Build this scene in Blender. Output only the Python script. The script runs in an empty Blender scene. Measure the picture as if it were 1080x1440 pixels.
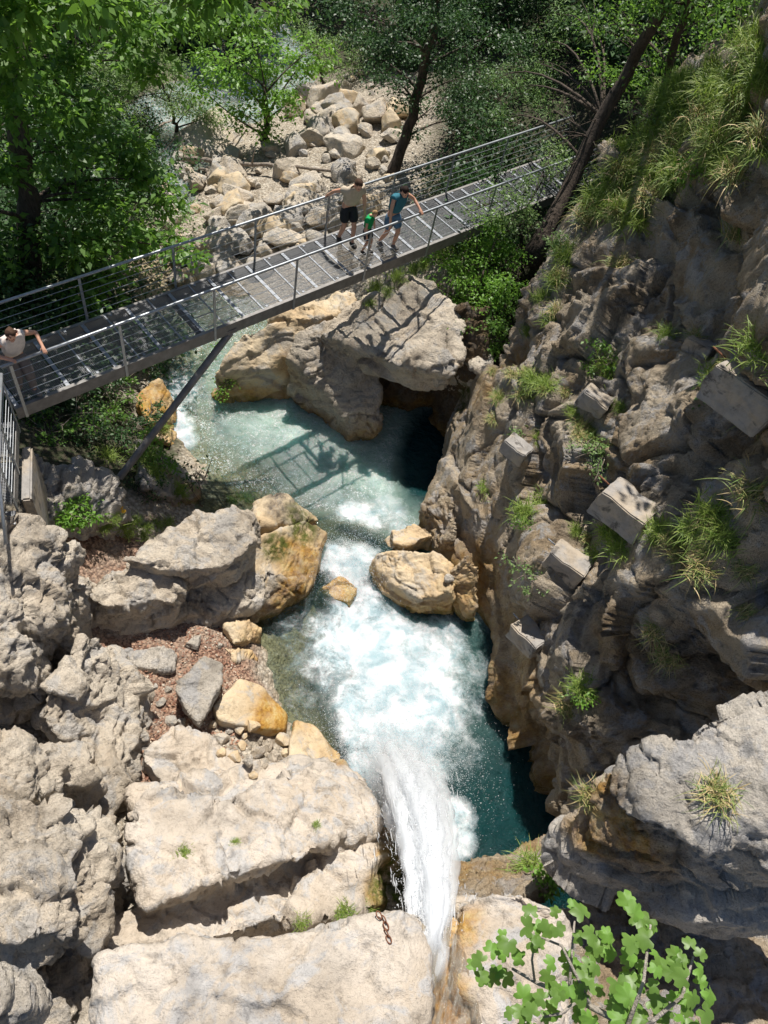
import bpy, bmesh, math, random
import numpy as np
from mathutils import Vector, Matrix, Euler
from mathutils.bvhtree import BVHTree

# ---------------------------------------------------------------- camera, sky, sun
scene = bpy.context.scene
C = scene.collection
CAMZ = 14.5
FPX, CX, CY = 1050.0, 540.0, 720.0          # pixel focal length of a 26 mm phone lens on 1080 x 1440
_nv = np.array([330 - CX, -(1450 - CY), -FPX]); DN = _nv / np.linalg.norm(_nv); UP = -DN
FW = np.array([0, 0, -1.0]); FW = FW - (FW @ UP) * UP; FW /= np.linalg.norm(FW)
RT = np.cross(FW, UP)
cam_d = bpy.data.cameras.new('camera'); cam = bpy.data.objects.new('camera', cam_d); C.objects.link(cam)
cam_d.sensor_fit = 'AUTO'; cam_d.sensor_width = 36.0; cam_d.lens = FPX / 1440 * 36
cam_d.clip_start = 0.05; cam_d.clip_end = 500
B = np.array([RT, FW, UP])
cam.matrix_world = Matrix([[*B[0], 0], [*B[1], 0], [*B[2], CAMZ], [0, 0, 0, 1]])
scene.camera = cam

SV = np.array([-0.13, 0.46, 1.0]); SUN = SV / np.linalg.norm(SV)
w = bpy.data.worlds.new('World'); scene.world = w; w.use_nodes = True
nt = w.node_tree; sky = nt.nodes.new('ShaderNodeTexSky'); sky.sky_type = 'NISHITA'; sky.sun_disc = False
sky.sun_elevation = math.asin(SUN[2]); sky.sun_rotation = math.atan2(SUN[0], SUN[1])
nt.links.new(sky.outputs[0], nt.nodes['Background'].inputs[0]); nt.nodes['Background'].inputs[1].default_value = 0.065
sl = bpy.data.lights.new('sun', 'SUN'); sl.energy = 5.0; sl.angle = math.radians(0.5); sl.color = (1.0, 0.95, 0.87)
so = bpy.data.objects.new('sun', sl); C.objects.link(so)
so.rotation_euler = Vector(SUN).to_track_quat('Z', 'Y').to_euler(); so.location = (0, 0, 30)
scene.view_settings.view_transform = 'Standard'; scene.view_settings.look = 'None'
scene.view_settings.gamma = 1; scene.view_settings.exposure = 0.42
scene.cycles.max_bounces = 6; scene.cycles.transparent_max_bounces = 24

# ---------------------------------------------------------------- helpers
def P(px, py, z):
    """world point at height z on the line of sight through a photograph pixel"""
    r = np.array([px - CX, -(py - CY), -FPX]) / FPX
    p = r * ((CAMZ - z) / (r @ DN))
    return np.array([p @ RT, p @ FW, z])
def rayd(px, py):
    r = np.array([px - CX, -(py - CY), -FPX]); r /= np.linalg.norm(r)
    return np.array([r @ RT, r @ FW, r @ UP])
CAMP = np.array([0, 0, CAMZ])
def PD(px, py, dist): return CAMP + rayd(px, py) * dist

rng = np.random.RandomState(7); random.seed(7)
_perm = np.concatenate([np.random.RandomState(3).permutation(256)] * 3).astype(np.int32)
_val = np.random.RandomState(4).rand(256)
def hash3(i, j, k): return _perm[_perm[_perm[i & 255] + (j & 255)] + (k & 255)]
def vnoise(p):
    i = np.floor(p).astype(np.int32); f = p - i; f = f * f * f * (f * (f * 6 - 15) + 10)
    x, y, z = i[:, 0], i[:, 1], i[:, 2]; fx, fy, fz = f[:, 0], f[:, 1], f[:, 2]
    def h(a, b, c): return _val[hash3(x + a, y + b, z + c)]
    c00 = h(0,0,0) * (1 - fx) + h(1,0,0) * fx; c10 = h(0,1,0) * (1 - fx) + h(1,1,0) * fx
    c01 = h(0,0,1) * (1 - fx) + h(1,0,1) * fx; c11 = h(0,1,1) * (1 - fx) + h(1,1,1) * fx
    return ((c00 * (1 - fy) + c10 * fy) * (1 - fz) + (c01 * (1 - fy) + c11 * fy) * fz) * 2 - 1
def fbm(p, o=4, g=0.5):
    a = 1.0; s = 0; t = 0
    for k in range(o):
        s = s + a * vnoise(p + 17.3 * k); t += a; a *= g; p = p * 2.03
    return s / t
def vec3(p): return np.stack([vnoise(p + 5.1), vnoise(p + 31.7), vnoise(p + 77.9)], 1)
def voro(p):
    """nearest and second distance, id hash of nearest cell, offset to its centre"""
    i0 = np.floor(p).astype(np.int32)
    f1 = np.full(len(p), 9.0); f2 = np.full(len(p), 9.0); idn = np.zeros(len(p), np.int32); off = np.zeros_like(p)
    for a in (-1, 0, 1):
        for b in (-1, 0, 1):
            for c in (-1, 0, 1):
                i = i0 + np.array([a, b, c]); h = hash3(i[:, 0], i[:, 1], i[:, 2])
                ctr = i + np.stack([_val[h], _val[_perm[h + 57]], _val[_perm[h + 119]]], 1)
                dv = p - ctr; d = np.sqrt((dv * dv).sum(1))
                n = d < f1
                f2 = np.where(n, f1, np.minimum(f2, d)); f1 = np.where(n, d, f1)
                idn = np.where(n, h, idn); off[n] = dv[n]
    return f1, f2, idn, off
def sstep(a, b, x):
    t = np.clip((x - a) / (b - a), 0, 1); return t * t * (3 - 2 * t)

def mesh_np(name, v, f):
    me = bpy.data.meshes.new(name); v = np.asarray(v, float)
    if isinstance(f, np.ndarray):
        me.vertices.add(len(v)); me.vertices.foreach_set('co', v.ravel())
        n, k = f.shape
        me.loops.add(n * k); me.loops.foreach_set('vertex_index', f.astype(np.int32).ravel())
        me.polygons.add(n); me.polygons.foreach_set('loop_start', np.arange(0, n * k, k, dtype=np.int32))
        me.update(calc_edges=True); me.validate()
    else:
        me.from_pydata(v.tolist(), [], f); me.update()
    return me
def smooth(me): me.polygons.foreach_set('use_smooth', [True] * len(me.polygons))
def attr(me, name, vals):
    a = me.attributes.new(name, 'FLOAT', 'POINT'); a.data.foreach_set('value', np.asarray(vals, np.float32))
def obj(name, me, mat=None, parent=None, label=None, cat=None, group=None, kind=None):
    o = bpy.data.objects.new(name, me); C.objects.link(o)
    if mat is not None and me is not None and len(me.materials) == 0: me.materials.append(mat)
    if parent is not None: o.parent = parent
    tag(o, label, cat, group, kind); return o
def tag(o, label=None, cat=None, group=None, kind=None):
    for k, x in (('label', label), ('category', cat), ('group', group), ('kind', kind)):
        if x: o[k] = x
    return o
def empty(name, loc=(0, 0, 0), rz=0, **k):
    o = bpy.data.objects.new(name, None); C.objects.link(o); o.location = loc; o.rotation_euler = (0, 0, rz)
    o.empty_display_size = 0.1; return tag(o, **k)

# ---------------------------------------------------------------- materials
def mk(name):
    m = bpy.data.materials.new(name); m.use_nodes = True; t = m.node_tree
    return m, t, t.nodes['Principled BSDF']
def N(t, kind, **k):
    n = t.nodes.new('ShaderNode' + kind)
    for a, b in k.items():
        if a.startswith('i_'): n.inputs[a[2:]].default_value = b
        else: setattr(n, a, b)
    return n
def noise(t, scale, detail=6, rough=0.6, vec=None, dist=0.0):
    n = N(t, 'TexNoise'); n.inputs['Scale'].default_value = scale; n.inputs['Detail'].default_value = detail
    n.inputs['Roughness'].default_value = rough; n.inputs['Distortion'].default_value = dist
    if vec: t.links.new(vec, n.inputs['Vector'])
    return n.outputs['Fac']
def ramp(t, src, stops):
    r = N(t, 'ValToRGB'); e = r.color_ramp.elements
    while len(e) < len(stops): e.new(0.5)
    for q, (p, c) in zip(e, stops):
        q.position = p; q.color = (*c, 1) if not isinstance(c, (int, float)) else (c, c, c, 1)
    t.links.new(src, r.inputs[0]); return r.outputs[0]
def mix(t, f, a, b, mode='MIX'):
    n = N(t, 'MixRGB', blend_type=mode)
    for i, x in enumerate((f, a, b)):
        if isinstance(x, (int, float)): n.inputs[i].default_value = x if i == 0 else (x, x, x, 1)
        elif isinstance(x, tuple): n.inputs[i].default_value = (*x, 1)
        else: t.links.new(x, n.inputs[i])
    return n.outputs[0]
def math_(t, op, a, b=0.0, clamp=False):
    n = N(t, 'Math', operation=op, use_clamp=clamp)
    for i, x in enumerate((a, b)):
        if isinstance(x, (int, float)): n.inputs[i].default_value = x
        else: t.links.new(x, n.inputs[i])
    return n.outputs[0]
def geo_pos(t): return N(t, 'NewGeometry').outputs['Position']
def at_(t, name): return N(t, 'Attribute', attribute_name=name).outputs['Fac']
def bump(t, src, strength, dist, prev=None):
    b = N(t, 'Bump'); b.inputs['Strength'].default_value = strength; b.inputs['Distance'].default_value = dist
    t.links.new(src, b.inputs['Height'])
    if prev: t.links.new(prev, b.inputs['Normal'])
    return b.outputs[0]
def vscale(t, vec, s):
    m = N(t, 'Mapping'); m.inputs['Scale'].default_value = s; t.links.new(vec, m.inputs['Vector']); return m.outputs[0]

def rock_mat(name, light, mid, grey, rough=0.85, bmp=1.0, fine=1.0, tilt=(1, 1, 1)):
    m, t, p = mk(name); pos = geo_pos(t); L = t.links
    pv = vscale(t, pos, tilt)
    n1 = noise(t, 0.9, 4, 0.6, pos, 0.4); n2 = noise(t, 4.5, 6, 0.72, pv); n3 = noise(t, 26, 5, 0.75, pos); n4 = noise(t, 2.2, 6, 0.68, pos, 0.8)
    c = ramp(t, n1, [(0.38, mid), (0.60, light)])
    c = mix(t, ramp(t, n4, [(0.50, 0.0), (0.60, 1.0)]), c, grey)
    c = mix(t, 0.75, c, ramp(t, n2, [(0.33, 0.45), (0.45, 0.92), (0.56, 1.0)]), 'MULTIPLY')
    c = mix(t, 0.6 * fine, c, ramp(t, n3, [(0.35, 0.40), (0.45, 0.97), (0.55, 1.0)]), 'MULTIPLY')
    # ochre algae, green moss, dark lichen staining carried by the rock itself
    och = math_(t, 'MULTIPLY', at_(t, 'ochre'), ramp(t, noise(t, 3.0, 6, 0.65, pos, 0.5), [(0.30, 0.35), (0.6, 1.0)]))
    oc = ramp(t, noise(t, 5.5, 6, 0.7, pos), [(0.3, (0.16, 0.065, 0.012)), (0.5, (0.42, 0.23, 0.045)), (0.68, (0.52, 0.40, 0.17))])
    c = mix(t, och, c, oc)
    mos = math_(t, 'MULTIPLY', at_(t, 'moss'), ramp(t, noise(t, 6, 6, 0.7, pos), [(0.35, 0.0), (0.55, 1.0)]))
    c = mix(t, mos, c, (0.085, 0.095, 0.014))
    drk = math_(t, 'MULTIPLY', at_(t, 'dark'), ramp(t, noise(t, 2.5, 7, 0.7, pv), [(0.35, 0.0), (0.6, 1.0)]))
    c = mix(t, drk, c, (0.055, 0.047, 0.042))
    L.new(c, p.inputs['Base Color'])
    wet = at_(t, 'wet')
    r = N(t, 'MixRGB'); L.new(wet, r.inputs[0]); r.inputs[1].default_value = (rough,) * 3 + (1,); r.inputs[2].default_value = (0.22,) * 3 + (1,)
    L.new(r.outputs[0], p.inputs['Roughness']); p.inputs['Specular IOR Level'].default_value = 0.3
    b = bump(t, n2, 0.8 * bmp, 0.22)
    vo = N(t, 'TexVoronoi', feature='DISTANCE_TO_EDGE'); vo.inputs['Scale'].default_value = 3.2
    wv = mix(t, 0.22, pv, N(t, 'TexNoise', i_Scale=2.5).outputs['Color'], 'ADD'); L.new(wv, vo.inputs['Vector'])
    b = bump(t, ramp(t, vo.outputs['Distance'], [(0.0, 0.0), (0.05, 1.0)]), 0.35 * bmp, 0.03, b)
    b = bump(t, n3, 0.85 * bmp, 0.05, b)
    L.new(b, p.inputs['Normal']); return m
M = {}
M['lime'] = rock_mat('limestone', (0.74, 0.65, 0.53), (0.63, 0.53, 0.41), (0.57, 0.53, 0.48))
M['grey'] = rock_mat('grey_limestone', (0.66, 0.60, 0.52), (0.54, 0.48, 0.40), (0.49, 0.47, 0.45))
M['smooth'] = rock_mat('waterworn_limestone', (0.60, 0.49, 0.34), (0.52, 0.39, 0.24), (0.45, 0.40, 0.33), 0.75, 0.4, 0.5)
M['slab'] = rock_mat('slab_limestone', (0.60, 0.53, 0.45), (0.52, 0.44, 0.35), (0.48, 0.46, 0.44), 0.85, 0.6, 0.7)
M['cliff'] = rock_mat('cliff_rock', (0.60, 0.51, 0.39), (0.44, 0.33, 0.21), (0.50, 0.47, 0.44), 0.9, 1.3, 1.0, (0.8, 0.8, 0.45))
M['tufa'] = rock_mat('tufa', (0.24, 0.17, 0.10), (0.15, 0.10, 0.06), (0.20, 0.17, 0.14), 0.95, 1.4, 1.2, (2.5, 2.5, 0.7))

STAIN = {'ochre': [], 'moss': [], 'dark': []}
def stain(kind, px, py, z, r, s=1.0): STAIN[kind].append((P(px, py, z), r, s))
def rock_attrs(me, v):
    wl = np.where(v[:, 1] > 9.6, -0.5, 0.0); dz = v[:, 2] - wl
    inw = sstep(-7.5, -5.5, v[:, 0]) * sstep(18.5, 16.5, v[:, 1]) * sstep(2.0, 3.0, v[:, 1])
    nz = fbm(v * 1.1 + 9, 3)
    out = {}
    out['wet'] = sstep(0.30, 0.06, dz + nz * 0.2) * inw
    out['ochre'] = sstep(0.85, 0.12, dz + nz * 0.55) * 0.85 * inw
    out['ochre'] = np.maximum(out['ochre'], .8 * inw * sstep(2.6, .3, dz + nz * 1.2) * sstep(.8, 2.2, v[:, 0]) * sstep(4.5, 6, v[:, 1]))
    out['moss'] = sstep(0.18, 0.0, dz + nz * 0.3) * 0.6 * inw
    out['dark'] = .32 * sstep(.12, .45, fbm(v * .75 + 50, 3))
    for k, lst in STAIN.items():
        for c, r, s in lst:
            d = np.sqrt(((v - c) ** 2).sum(1)) / r + nz * 0.45
            out[k] = np.maximum(out[k], s * sstep(1.0, 0.45, d))
    for k, x in out.items(): attr(me, k, x)

def hull_pts(tops, h, sp=1.0):
    t = np.array([P(*q) for q in tops]); b = t.copy(); c = t.mean(0)
    b[:, :2] = c[:2] + (b[:, :2] - c[:2]) * sp; b[:, 2] -= h
    return np.concatenate([t, b])
def remesh(hulls, voxel):
    bm = bmesh.new()
    for pts in hulls:
        vs = [bm.verts.new(p) for p in pts]
        r = bmesh.ops.convex_hull(bm, input=vs)
        junk = [g for g in set(r['geom_interior']) | set(r['geom_unused']) if isinstance(g, bmesh.types.BMVert) and g.is_valid]
        bmesh.ops.delete(bm, geom=junk, context='VERTS')
    bmesh.ops.recalc_face_normals(bm, faces=bm.faces)
    me = bpy.data.meshes.new('tmp'); bm.to_mesh(me); bm.free()
    o = bpy.data.objects.new('tmp', me); C.objects.link(o)
    md = o.modifiers.new('r', 'REMESH'); md.mode = 'VOXEL'; md.voxel_size = voxel
    dg = bpy.context.evaluated_depsgraph_get(); ev = o.evaluated_get(dg); m2 = ev.to_mesh()
    nv = len(m2.vertices); v = np.empty(nv * 3); m2.vertices.foreach_get('co', v)
    f = np.empty(len(m2.loops), np.int32); m2.loops.foreach_get('vertex_index', f)
    ls = np.empty(len(m2.polygons), np.int32); m2.polygons.foreach_get('loop_total', ls)
    ev.to_mesh_clear(); bpy.data.objects.remove(o); bpy.data.meshes.remove(me)
    return v.reshape(-1, 3), f.reshape(-1, 4)
def lap(v, f, it, k=0.6):
    e = np.concatenate([f[:, [0, 1]], f[:, [1, 2]], f[:, [2, 3]], f[:, [3, 0]]])
    deg = np.bincount(e[:, 0], minlength=len(v)) + np.bincount(e[:, 1], minlength=len(v))
    for _ in range(it):
        s = np.zeros_like(v)
        for c in range(3):
            s[:, c] = np.bincount(e[:, 0], v[e[:, 1], c], len(v)) + np.bincount(e[:, 1], v[e[:, 0], c], len(v))
        v = v + k * (s / np.maximum(deg, 1)[:, None] - v)
    return v
def vnormals(v, f):
    n = np.cross(v[f[:, 2]] - v[f[:, 0]], v[f[:, 3 if f.shape[1] > 3 else 1]] - v[f[:, 1 if f.shape[1] > 3 else 0]])
    if f.shape[1] == 3: n = np.cross(v[f[:, 1]] - v[f[:, 0]], v[f[:, 2]] - v[f[:, 0]])
    out = np.zeros_like(v)
    for k in range(f.shape[1]):
        for c in range(3): out[:, c] += np.bincount(f[:, k], n[:, c], len(v))
    return out / np.maximum(np.linalg.norm(out, axis=1), 1e-9)[:, None]
STRATA = np.array([[0.85, 0.25, 0.2], [-0.3, 0.9, 0.3], [-0.5, -0.6, 1.7]])   # bedding: cells flattened along one tilted axis
def craggy(p, amp=1.0, size=0.7, block=1.0, crack=1.0, fine=1.0, big=1.0, flute=(1, 1, 1), bed=1.0, small=1.0):
    """fractured limestone relief: tilted facets in flattened cells at three sizes, open cracks, sharp small ridges"""
    q = p + 0.22 * vec3(p * 1.4) + 0.06 * vec3(p * 5)
    out = big * 0.15 * fbm(p * 0.9 + 3, 3)
    for s, a, wt, tl in ((size, 1.0, 0.05, .42), (size * 0.42, 0.85 * small, 0.06, .46), (size * 0.17, 0.65 * small, 0.10, .36)):
        g = q @ STRATA.T / s
        f1, f2, idn, off = voro(g)
        rd = np.stack([_val[_perm[idn + 11]], _val[_perm[idn + 23]], _val[_perm[idn + 41]]], 1) - 0.5
        out += a * block * s * (0.20 * (_val[_perm[idn + 71]] - 0.5) + tl * (off * rd).sum(1))
        cr = np.maximum(_val[_perm[idn + 99]] - .25, 0)
        out -= a * crack * 0.16 * cr * np.exp(-((f2 - f1) / wt) ** 2) * s
    bd = (q @ STRATA[2]) / (.62 * size) + .5 * fbm(p * .7 + 60, 2); fr_ = np.abs(bd - np.round(bd)) * .62 * size
    bi = hash3(np.round(bd).astype(np.int32), np.int32(5) + 0 * np.round(bd).astype(np.int32), np.int32(9) + 0 * np.round(bd).astype(np.int32))
    out += bed * .16 * size * (_val[bi] - .5)
    out -= crack * .07 * np.exp(-(fr_ / .022) ** 2) * sstep(-.1, .25, fbm(p * .8 + 81, 2))
    pf = p * np.array(flute)
    rg = 1 - np.abs(fbm(pf * 2.4 + 11, 5, .6)) * 1.6
    out += fine * (0.055 * (rg - .5) + 0.05 * fbm(pf * 4.3, 4, 0.65))
    return out * amp
ALLV, ALLF, _nb = [], [], [0]
def to_bvh(v, f):
    ALLV.append(v); ALLF.extend((np.asarray(f) + _nb[0]).tolist()); _nb[0] += len(v)
def rock(name, hulls, mat, label, cat='rock', group=None, voxel=0.06, it=3, amp=1.0, warp=0.12, **dk):
    voxel *= .78; it = int(it * 1.4)
    v, f = remesh([hull_pts(*h) for h in hulls], voxel)
    v = lap(v, f, it); v = v + warp * vec3(v * 0.9 + 2) + warp * 0.4 * vec3(v * 2.3)
    n = vnormals(v, f); v = v + n * craggy(v, amp, **dk)[:, None]
    me = mesh_np(name, v, f); smooth(me); rock_attrs(me, v); to_bvh(v, f)
    return obj(name, me, mat, label=label, cat=cat, group=group)
# ---------------------------------------------------------------- the ground of the gorge
def tps(ctrl, q, lam=0.02):
    x, z = ctrl[:, :2], ctrl[:, 2]; n = len(x)
    def U(r2): return 0.5 * r2 * np.log(r2 + 1e-9)
    K = U(((x[:, None] - x[None]) ** 2).sum(2)) + lam * np.eye(n)
    Pm = np.concatenate([np.ones((n, 1)), x], 1)
    A = np.zeros((n + 3, n + 3)); A[:n, :n] = K; A[:n, n:] = Pm; A[n:, :n] = Pm.T
    sol = np.linalg.solve(A, np.concatenate([z, np.zeros(3)]))
    out = np.empty(len(q))
    for s in range(0, len(q), 20000):
        k = q[s:s + 20000]
        out[s:s + 20000] = U(((k[:, None] - x[None]) ** 2).sum(2)) @ sol[:n] + sol[n] + k @ sol[n + 1:]
    return out
gc = [(600, 1000, -1.5), (680, 1080, -2), (640, 1180, -1.6), (400, 920, -.3), (375, 880, -.25), (440, 960, -.6), (480, 870, -.6), (495, 780, -.75), (400, 620, -1.5),
      (330, 600, -1.3), (280, 560, -1.0), (600, 640, -1.8), (620, 560, -.9), (300, 900, .75), (230, 950, .9), (200, 1050, 1.0), (330, 1040, .5), (390, 1060, .3), (150, 800, 1.0),
      (60, 760, 1.8), (100, 650, 1.4), (230, 690, .3), (200, 650, .3), (170, 560, 0), (100, 500, .3), (20, 420, .8), (60, 300, 0), (250, 310, -.9),
      (200, 250, -1.1), (330, 300, -.4), (430, 340, .2), (500, 260, .4), (480, 170, -.2), (430, 130, -1.2), (330, 215, -.9), (280, 200, -1.2), (350, 370, -.5), (300, 440, -.8),
      (560, 400, 1.2), (640, 420, 1.9), (700, 380, 2.3), (600, 300, 1.0), (700, 220, 1.5), (560, 220, .7), (300, 1200, 1), (400, 1400, 2), (100, 1200, 2), (60, 900, 1.5),
      (150, 120, -.8), (300, 60, -1.3), (520, 60, -.5), (700, 80, 2.0), (100, 30, .3)]
gc = [P(*g) for g in gc] + [np.array(g) for g in [(-12, 0, 4), (-12, 6, 3), (0, -6, 3), (8, -4, 3), (12, 5, 4), (9, 12, 3.5), (9, 20, 5), (8, 27, 6), (16, 20, 9), (3, 38, 2.5),
      (-28, 22, 3), (-22, 14, 3), (-24, 40, 4), (-12, 48, 1), (0, 60, 9), (22, 55, 16), (-45, 55, 14), (14, 35, 9), (-18, 30, -.3)]]
gc = np.array(gc)
gx = np.concatenate([np.arange(-46, -13, 0.6), np.arange(-13, 7, 0.13), np.arange(7, 30, 0.6)])
gy = np.concatenate([np.arange(-8, 1, 0.6), np.arange(1, 20, 0.13), np.arange(20, 34, 0.22), np.arange(34, 70, 0.7)])
X, Y = np.meshgrid(gx, gy); q = np.stack([X.ravel(), Y.ravel()], 1)
Z = np.clip(tps(gc, q), -2.2, 24)
p3 = np.concatenate([q, Z[:, None]], 1)
Z = Z + 0.12 * fbm(p3 * 1.3, 4) + 0.05 * fbm(p3 * 4.5, 3)
f1, f2, idn, off = voro(p3 * np.array([3.2, 3.2, 1]))
Z += 0.07 * sstep(0.55, 0.1, f1) * (_val[_perm[idn + 5]])
p3[:, 2] = Z
nx = len(gx); idx = np.arange(len(q)).reshape(len(gy), nx)
gf = np.stack([idx[:-1, :-1], idx[:-1, 1:], idx[1:, 1:], idx[1:, :-1]], 2).reshape(-1, 4)
gme = mesh_np('ground', p3, gf); smooth(gme)
m, t, p = mk('gorge_ground'); pos = geo_pos(t)
n1 = noise(t, 0.8, 6, 0.6, pos, 0.5); n2 = noise(t, 9, 7, 0.7, pos)
vo = N(t, 'TexVoronoi'); vo.inputs['Scale'].default_value = 14; t.links.new(pos, vo.inputs['Vector'])
sepv = N(t, 'SeparateColor'); t.links.new(vo.outputs['Color'], sepv.inputs[0])
stone = mix(t, ramp(t, sepv.outputs[0], [(0, 0), (1, 1)]), (0.30, 0.245, 0.18), (0.56, 0.50, 0.41))
stone = mix(t, 0.7, stone, ramp(t, vo.outputs['Distance'], [(0.25, 1.0), (0.7, 0.45)]), 'MULTIPLY')
vl = N(t, 'TexVoronoi'); vl.inputs['Scale'].default_value = 28; t.links.new(pos, vl.inputs['Vector'])
sepl = N(t, 'SeparateColor'); t.links.new(vl.outputs['Color'], sepl.inputs[0])
lit = ramp(t, sepl.outputs[0], [(0.15, (0.12, 0.06, 0.04)), (0.5, (0.27, 0.15, 0.10)), (0.9, (0.40, 0.26, 0.18))])
soil = mix(t, ramp(t, n2, [(0.4, 0), (0.6, 1)]), (0.06, 0.045, 0.03), (0.035, 0.05, 0.015))
c = mix(t, at_(t, 'litter'), stone, lit); c = mix(t, at_(t, 'soil'), c, soil)
c = mix(t, at_(t, 'bed'), c, ramp(t, n2, [(0.35, (0.16, 0.13, 0.08)), (0.6, (0.42, 0.34, 0.22))]))
t.links.new(c, p.inputs['Base Color']); p.inputs['Roughness'].default_value = 0.9
b = bump(t, n2, 0.7, 0.08); b = bump(t, vo.outputs['Distance'], 0.8, -0.05, b); b = bump(t, vl.outputs['Distance'], 0.5, -0.02, b)
t.links.new(b, p.inputs['Normal']); M['ground'] = m
def near(px, py, z, r):
    c = P(px, py, z)[:2]; d = np.sqrt(((p3[:, :2] - c) ** 2).sum(1)) / r + 0.5 * fbm(p3 * 1.7 + 4, 3); return sstep(1.1, 0.7, d)
lt = np.maximum.reduce([near(240, 940, .9, 1.7), near(290, 890, .7, 1.2), near(200, 1050, 1, 1.0), near(250, 1010, 1, .9), near(150, 800, 1, 1.5)]) * (fbm(p3 * 2, 3) * .6 + .8)
attr(gme, 'litter', np.clip(lt, 0, 1))
bed = np.where(p3[:, 1] > 9.6, -0.45, 0.03)
attr(gme, 'bed', sstep(bed + 0.05, bed - 0.15, p3[:, 2]) * (p3[:, 1] < 18))
so_ = np.maximum(sstep(-9, -12, p3[:, 0] + 0.25 * (p3[:, 1] - 20) + 1.5 * fbm(p3 * .5, 3)), sstep(-1.0, 0.6, p3[:, 0] + 0.28 * (p3[:, 1] - 20) + 1.5 * fbm(p3 * .5 + 7, 3)) * (p3[:, 1] > 13))
so_ = np.maximum(so_, sstep(-9.6, -10.6, p3[:, 0] + .8 * fbm(p3 * .6, 3)) * (p3[:, 1] < 24)); so_ = np.maximum(so_, sstep(30, 34, p3[:, 1])); so_ = np.maximum(so_, near(130, 600, .8, 2.2))
attr(gme, 'soil', so_)
to_bvh(p3, gf); obj('ground', gme, m, kind='structure')
GB = BVHTree.FromPolygons(p3.tolist(), gf.tolist())
def gz(x, y):
    r = GB.ray_cast(Vector((x, y, 60)), Vector((0, 0, -1))); return r[0].z if r[0] else 0.0

# stains and dark patches that sit on particular rocks
stain('ochre', 420, 790, .6, 0.9); stain('ochre', 405, 830, .4, 0.7); stain('moss', 420, 735, .8, 0.7); stain('moss', 385, 770, .9, .45); stain('dark', 395, 712, 1.0, .7)
stain('ochre', 540, 1200, 1.6, .6); stain('moss', 550, 1240, 2.2, .7); stain('ochre', 390, 1010, .4, .7); stain('ochre', 635, 1400, 4.6, .55, .95); stain('ochre', 650, 1310, 4.6, .55)
stain('dark', 600, 1400, 4.6, .5); stain('ochre', 860, 1130, 5.0, .55, .9); stain('ochre', 810, 1160, 4.5, .45, .8); stain('dark', 905, 1120, 5.3, .5, .7); stain('ochre', 900, 1200, 5.0, .6, .6)
stain('ochre', 620, 1230, 1.0, .9, .8); stain('ochre', 215, 565, .3, .8); stain('ochre', 690, 545, 2.4, .8, .7); stain('ochre', 720, 510, 3.0, .8, .7); stain('ochre', 760, 530, 3.6, .5, .6)
stain('dark', 760, 440, 4.0, 1.0, .7); stain('dark', 870, 400, 6, 1.2, .5); stain('dark', 950, 720, 6, 1.2, .5); stain('dark', 840, 880, 3.8, 1.1, .55); stain('dark', 800, 740, 3.6, .7, .5)
stain('ochre', 860, 900, 4, .8, .5); stain('dark', 1040, 640, 7, 1.0, .7); stain('dark', 760, 600, 3.4, .8, .6); stain('dark', 960, 950, 4.6, 1.3, .7); stain('moss', 650, 560, 1.2, .4, 1.0)
stain('ochre', 740, 970, 1.2, 1.1, .7); stain('ochre', 700, 880, .8, .8, .7); stain('dark', 830, 1010, 3, 1.0, .5); stain('ochre', 640, 860, .4, .6, .8); stain('ochre', 720, 1240, 1.6, .9, .6)
stain('dark', 280, 860, 1.1, .6, .5); stain('dark', 430, 1350, 5, .8, .25); stain('ochre', 420, 520, .6, .7, .5); stain('dark', 600, 470, 2.3, .7, .5)  # the first darkens the underside of the layered ledge

for q_ in [(850, 1120, 5.1), (845, 1150, 4.9), (840, 1180, 4.7), (870, 1105, 5.3), (880, 1150, 5.1), (900, 1190, 5.1)]: stain('ochre', *q_, .42, 1.0)
for q_ in [(910, 1100, 5.5), (920, 1140, 5.4), (870, 1215, 4.8), (940, 1240, 5.1), (1000, 1260, 5.3), (900, 1250, 4.6)]: stain('dark', *q_, .5, .75)
for q_ in [(500, 1092, 1.9), (514, 1130, 2.1), (524, 1170, 2.2), (532, 1210, 2.4), (538, 1250, 2.6), (478, 1062, 1.2)]: stain('ochre', *q_, .36, .95)
for q_ in [(536, 1215, 2.3), (542, 1255, 2.5)]: stain('moss', *q_, .34, 1.0)
# ---------------------------------------------------------------- rock masses of the left bank
rock('rock_outcrop', [([(-90, 690, 4.0), (10, 704, 4.15), (70, 728, 3.8), (118, 772, 3.0), (108, 830, 2.7), (70, 870, 3.2), (0, 880, 3.7), (-90, 880, 4)], 3.2, 1.0),
                      ([(-90, 860, 3.8), (0, 878, 3.7), (45, 892, 3.3), (50, 925, 3.0), (35, 950, 3.2), (-90, 960, 3.8)], 2.6, 1.0)], M['lime'],
     'tall craggy beige rock outcrop rising beside the end of the grated walkway', amp=1.05, size=0.9)
rock('rock_outcrop', [([(112, 888, 2.5), (150, 897, 2.2), (190, 955, 1.7), (180, 1060, 1.6), (150, 1100, 1.7), (100, 1060, 2.2), (60, 990, 2.6), (90, 930, 2.7)], 2.5, 1.0),
                      ([(150, 1010, 1.9), (188, 1000, 1.6), (185, 1100, 1.7), (172, 1195, 2.0), (130, 1150, 2.2)], 2.5, 1.0)], M['lime'],
     'pale outcrop with a long shadow across it, left of the brown leaf litter', amp=1.0, size=0.75)
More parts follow.
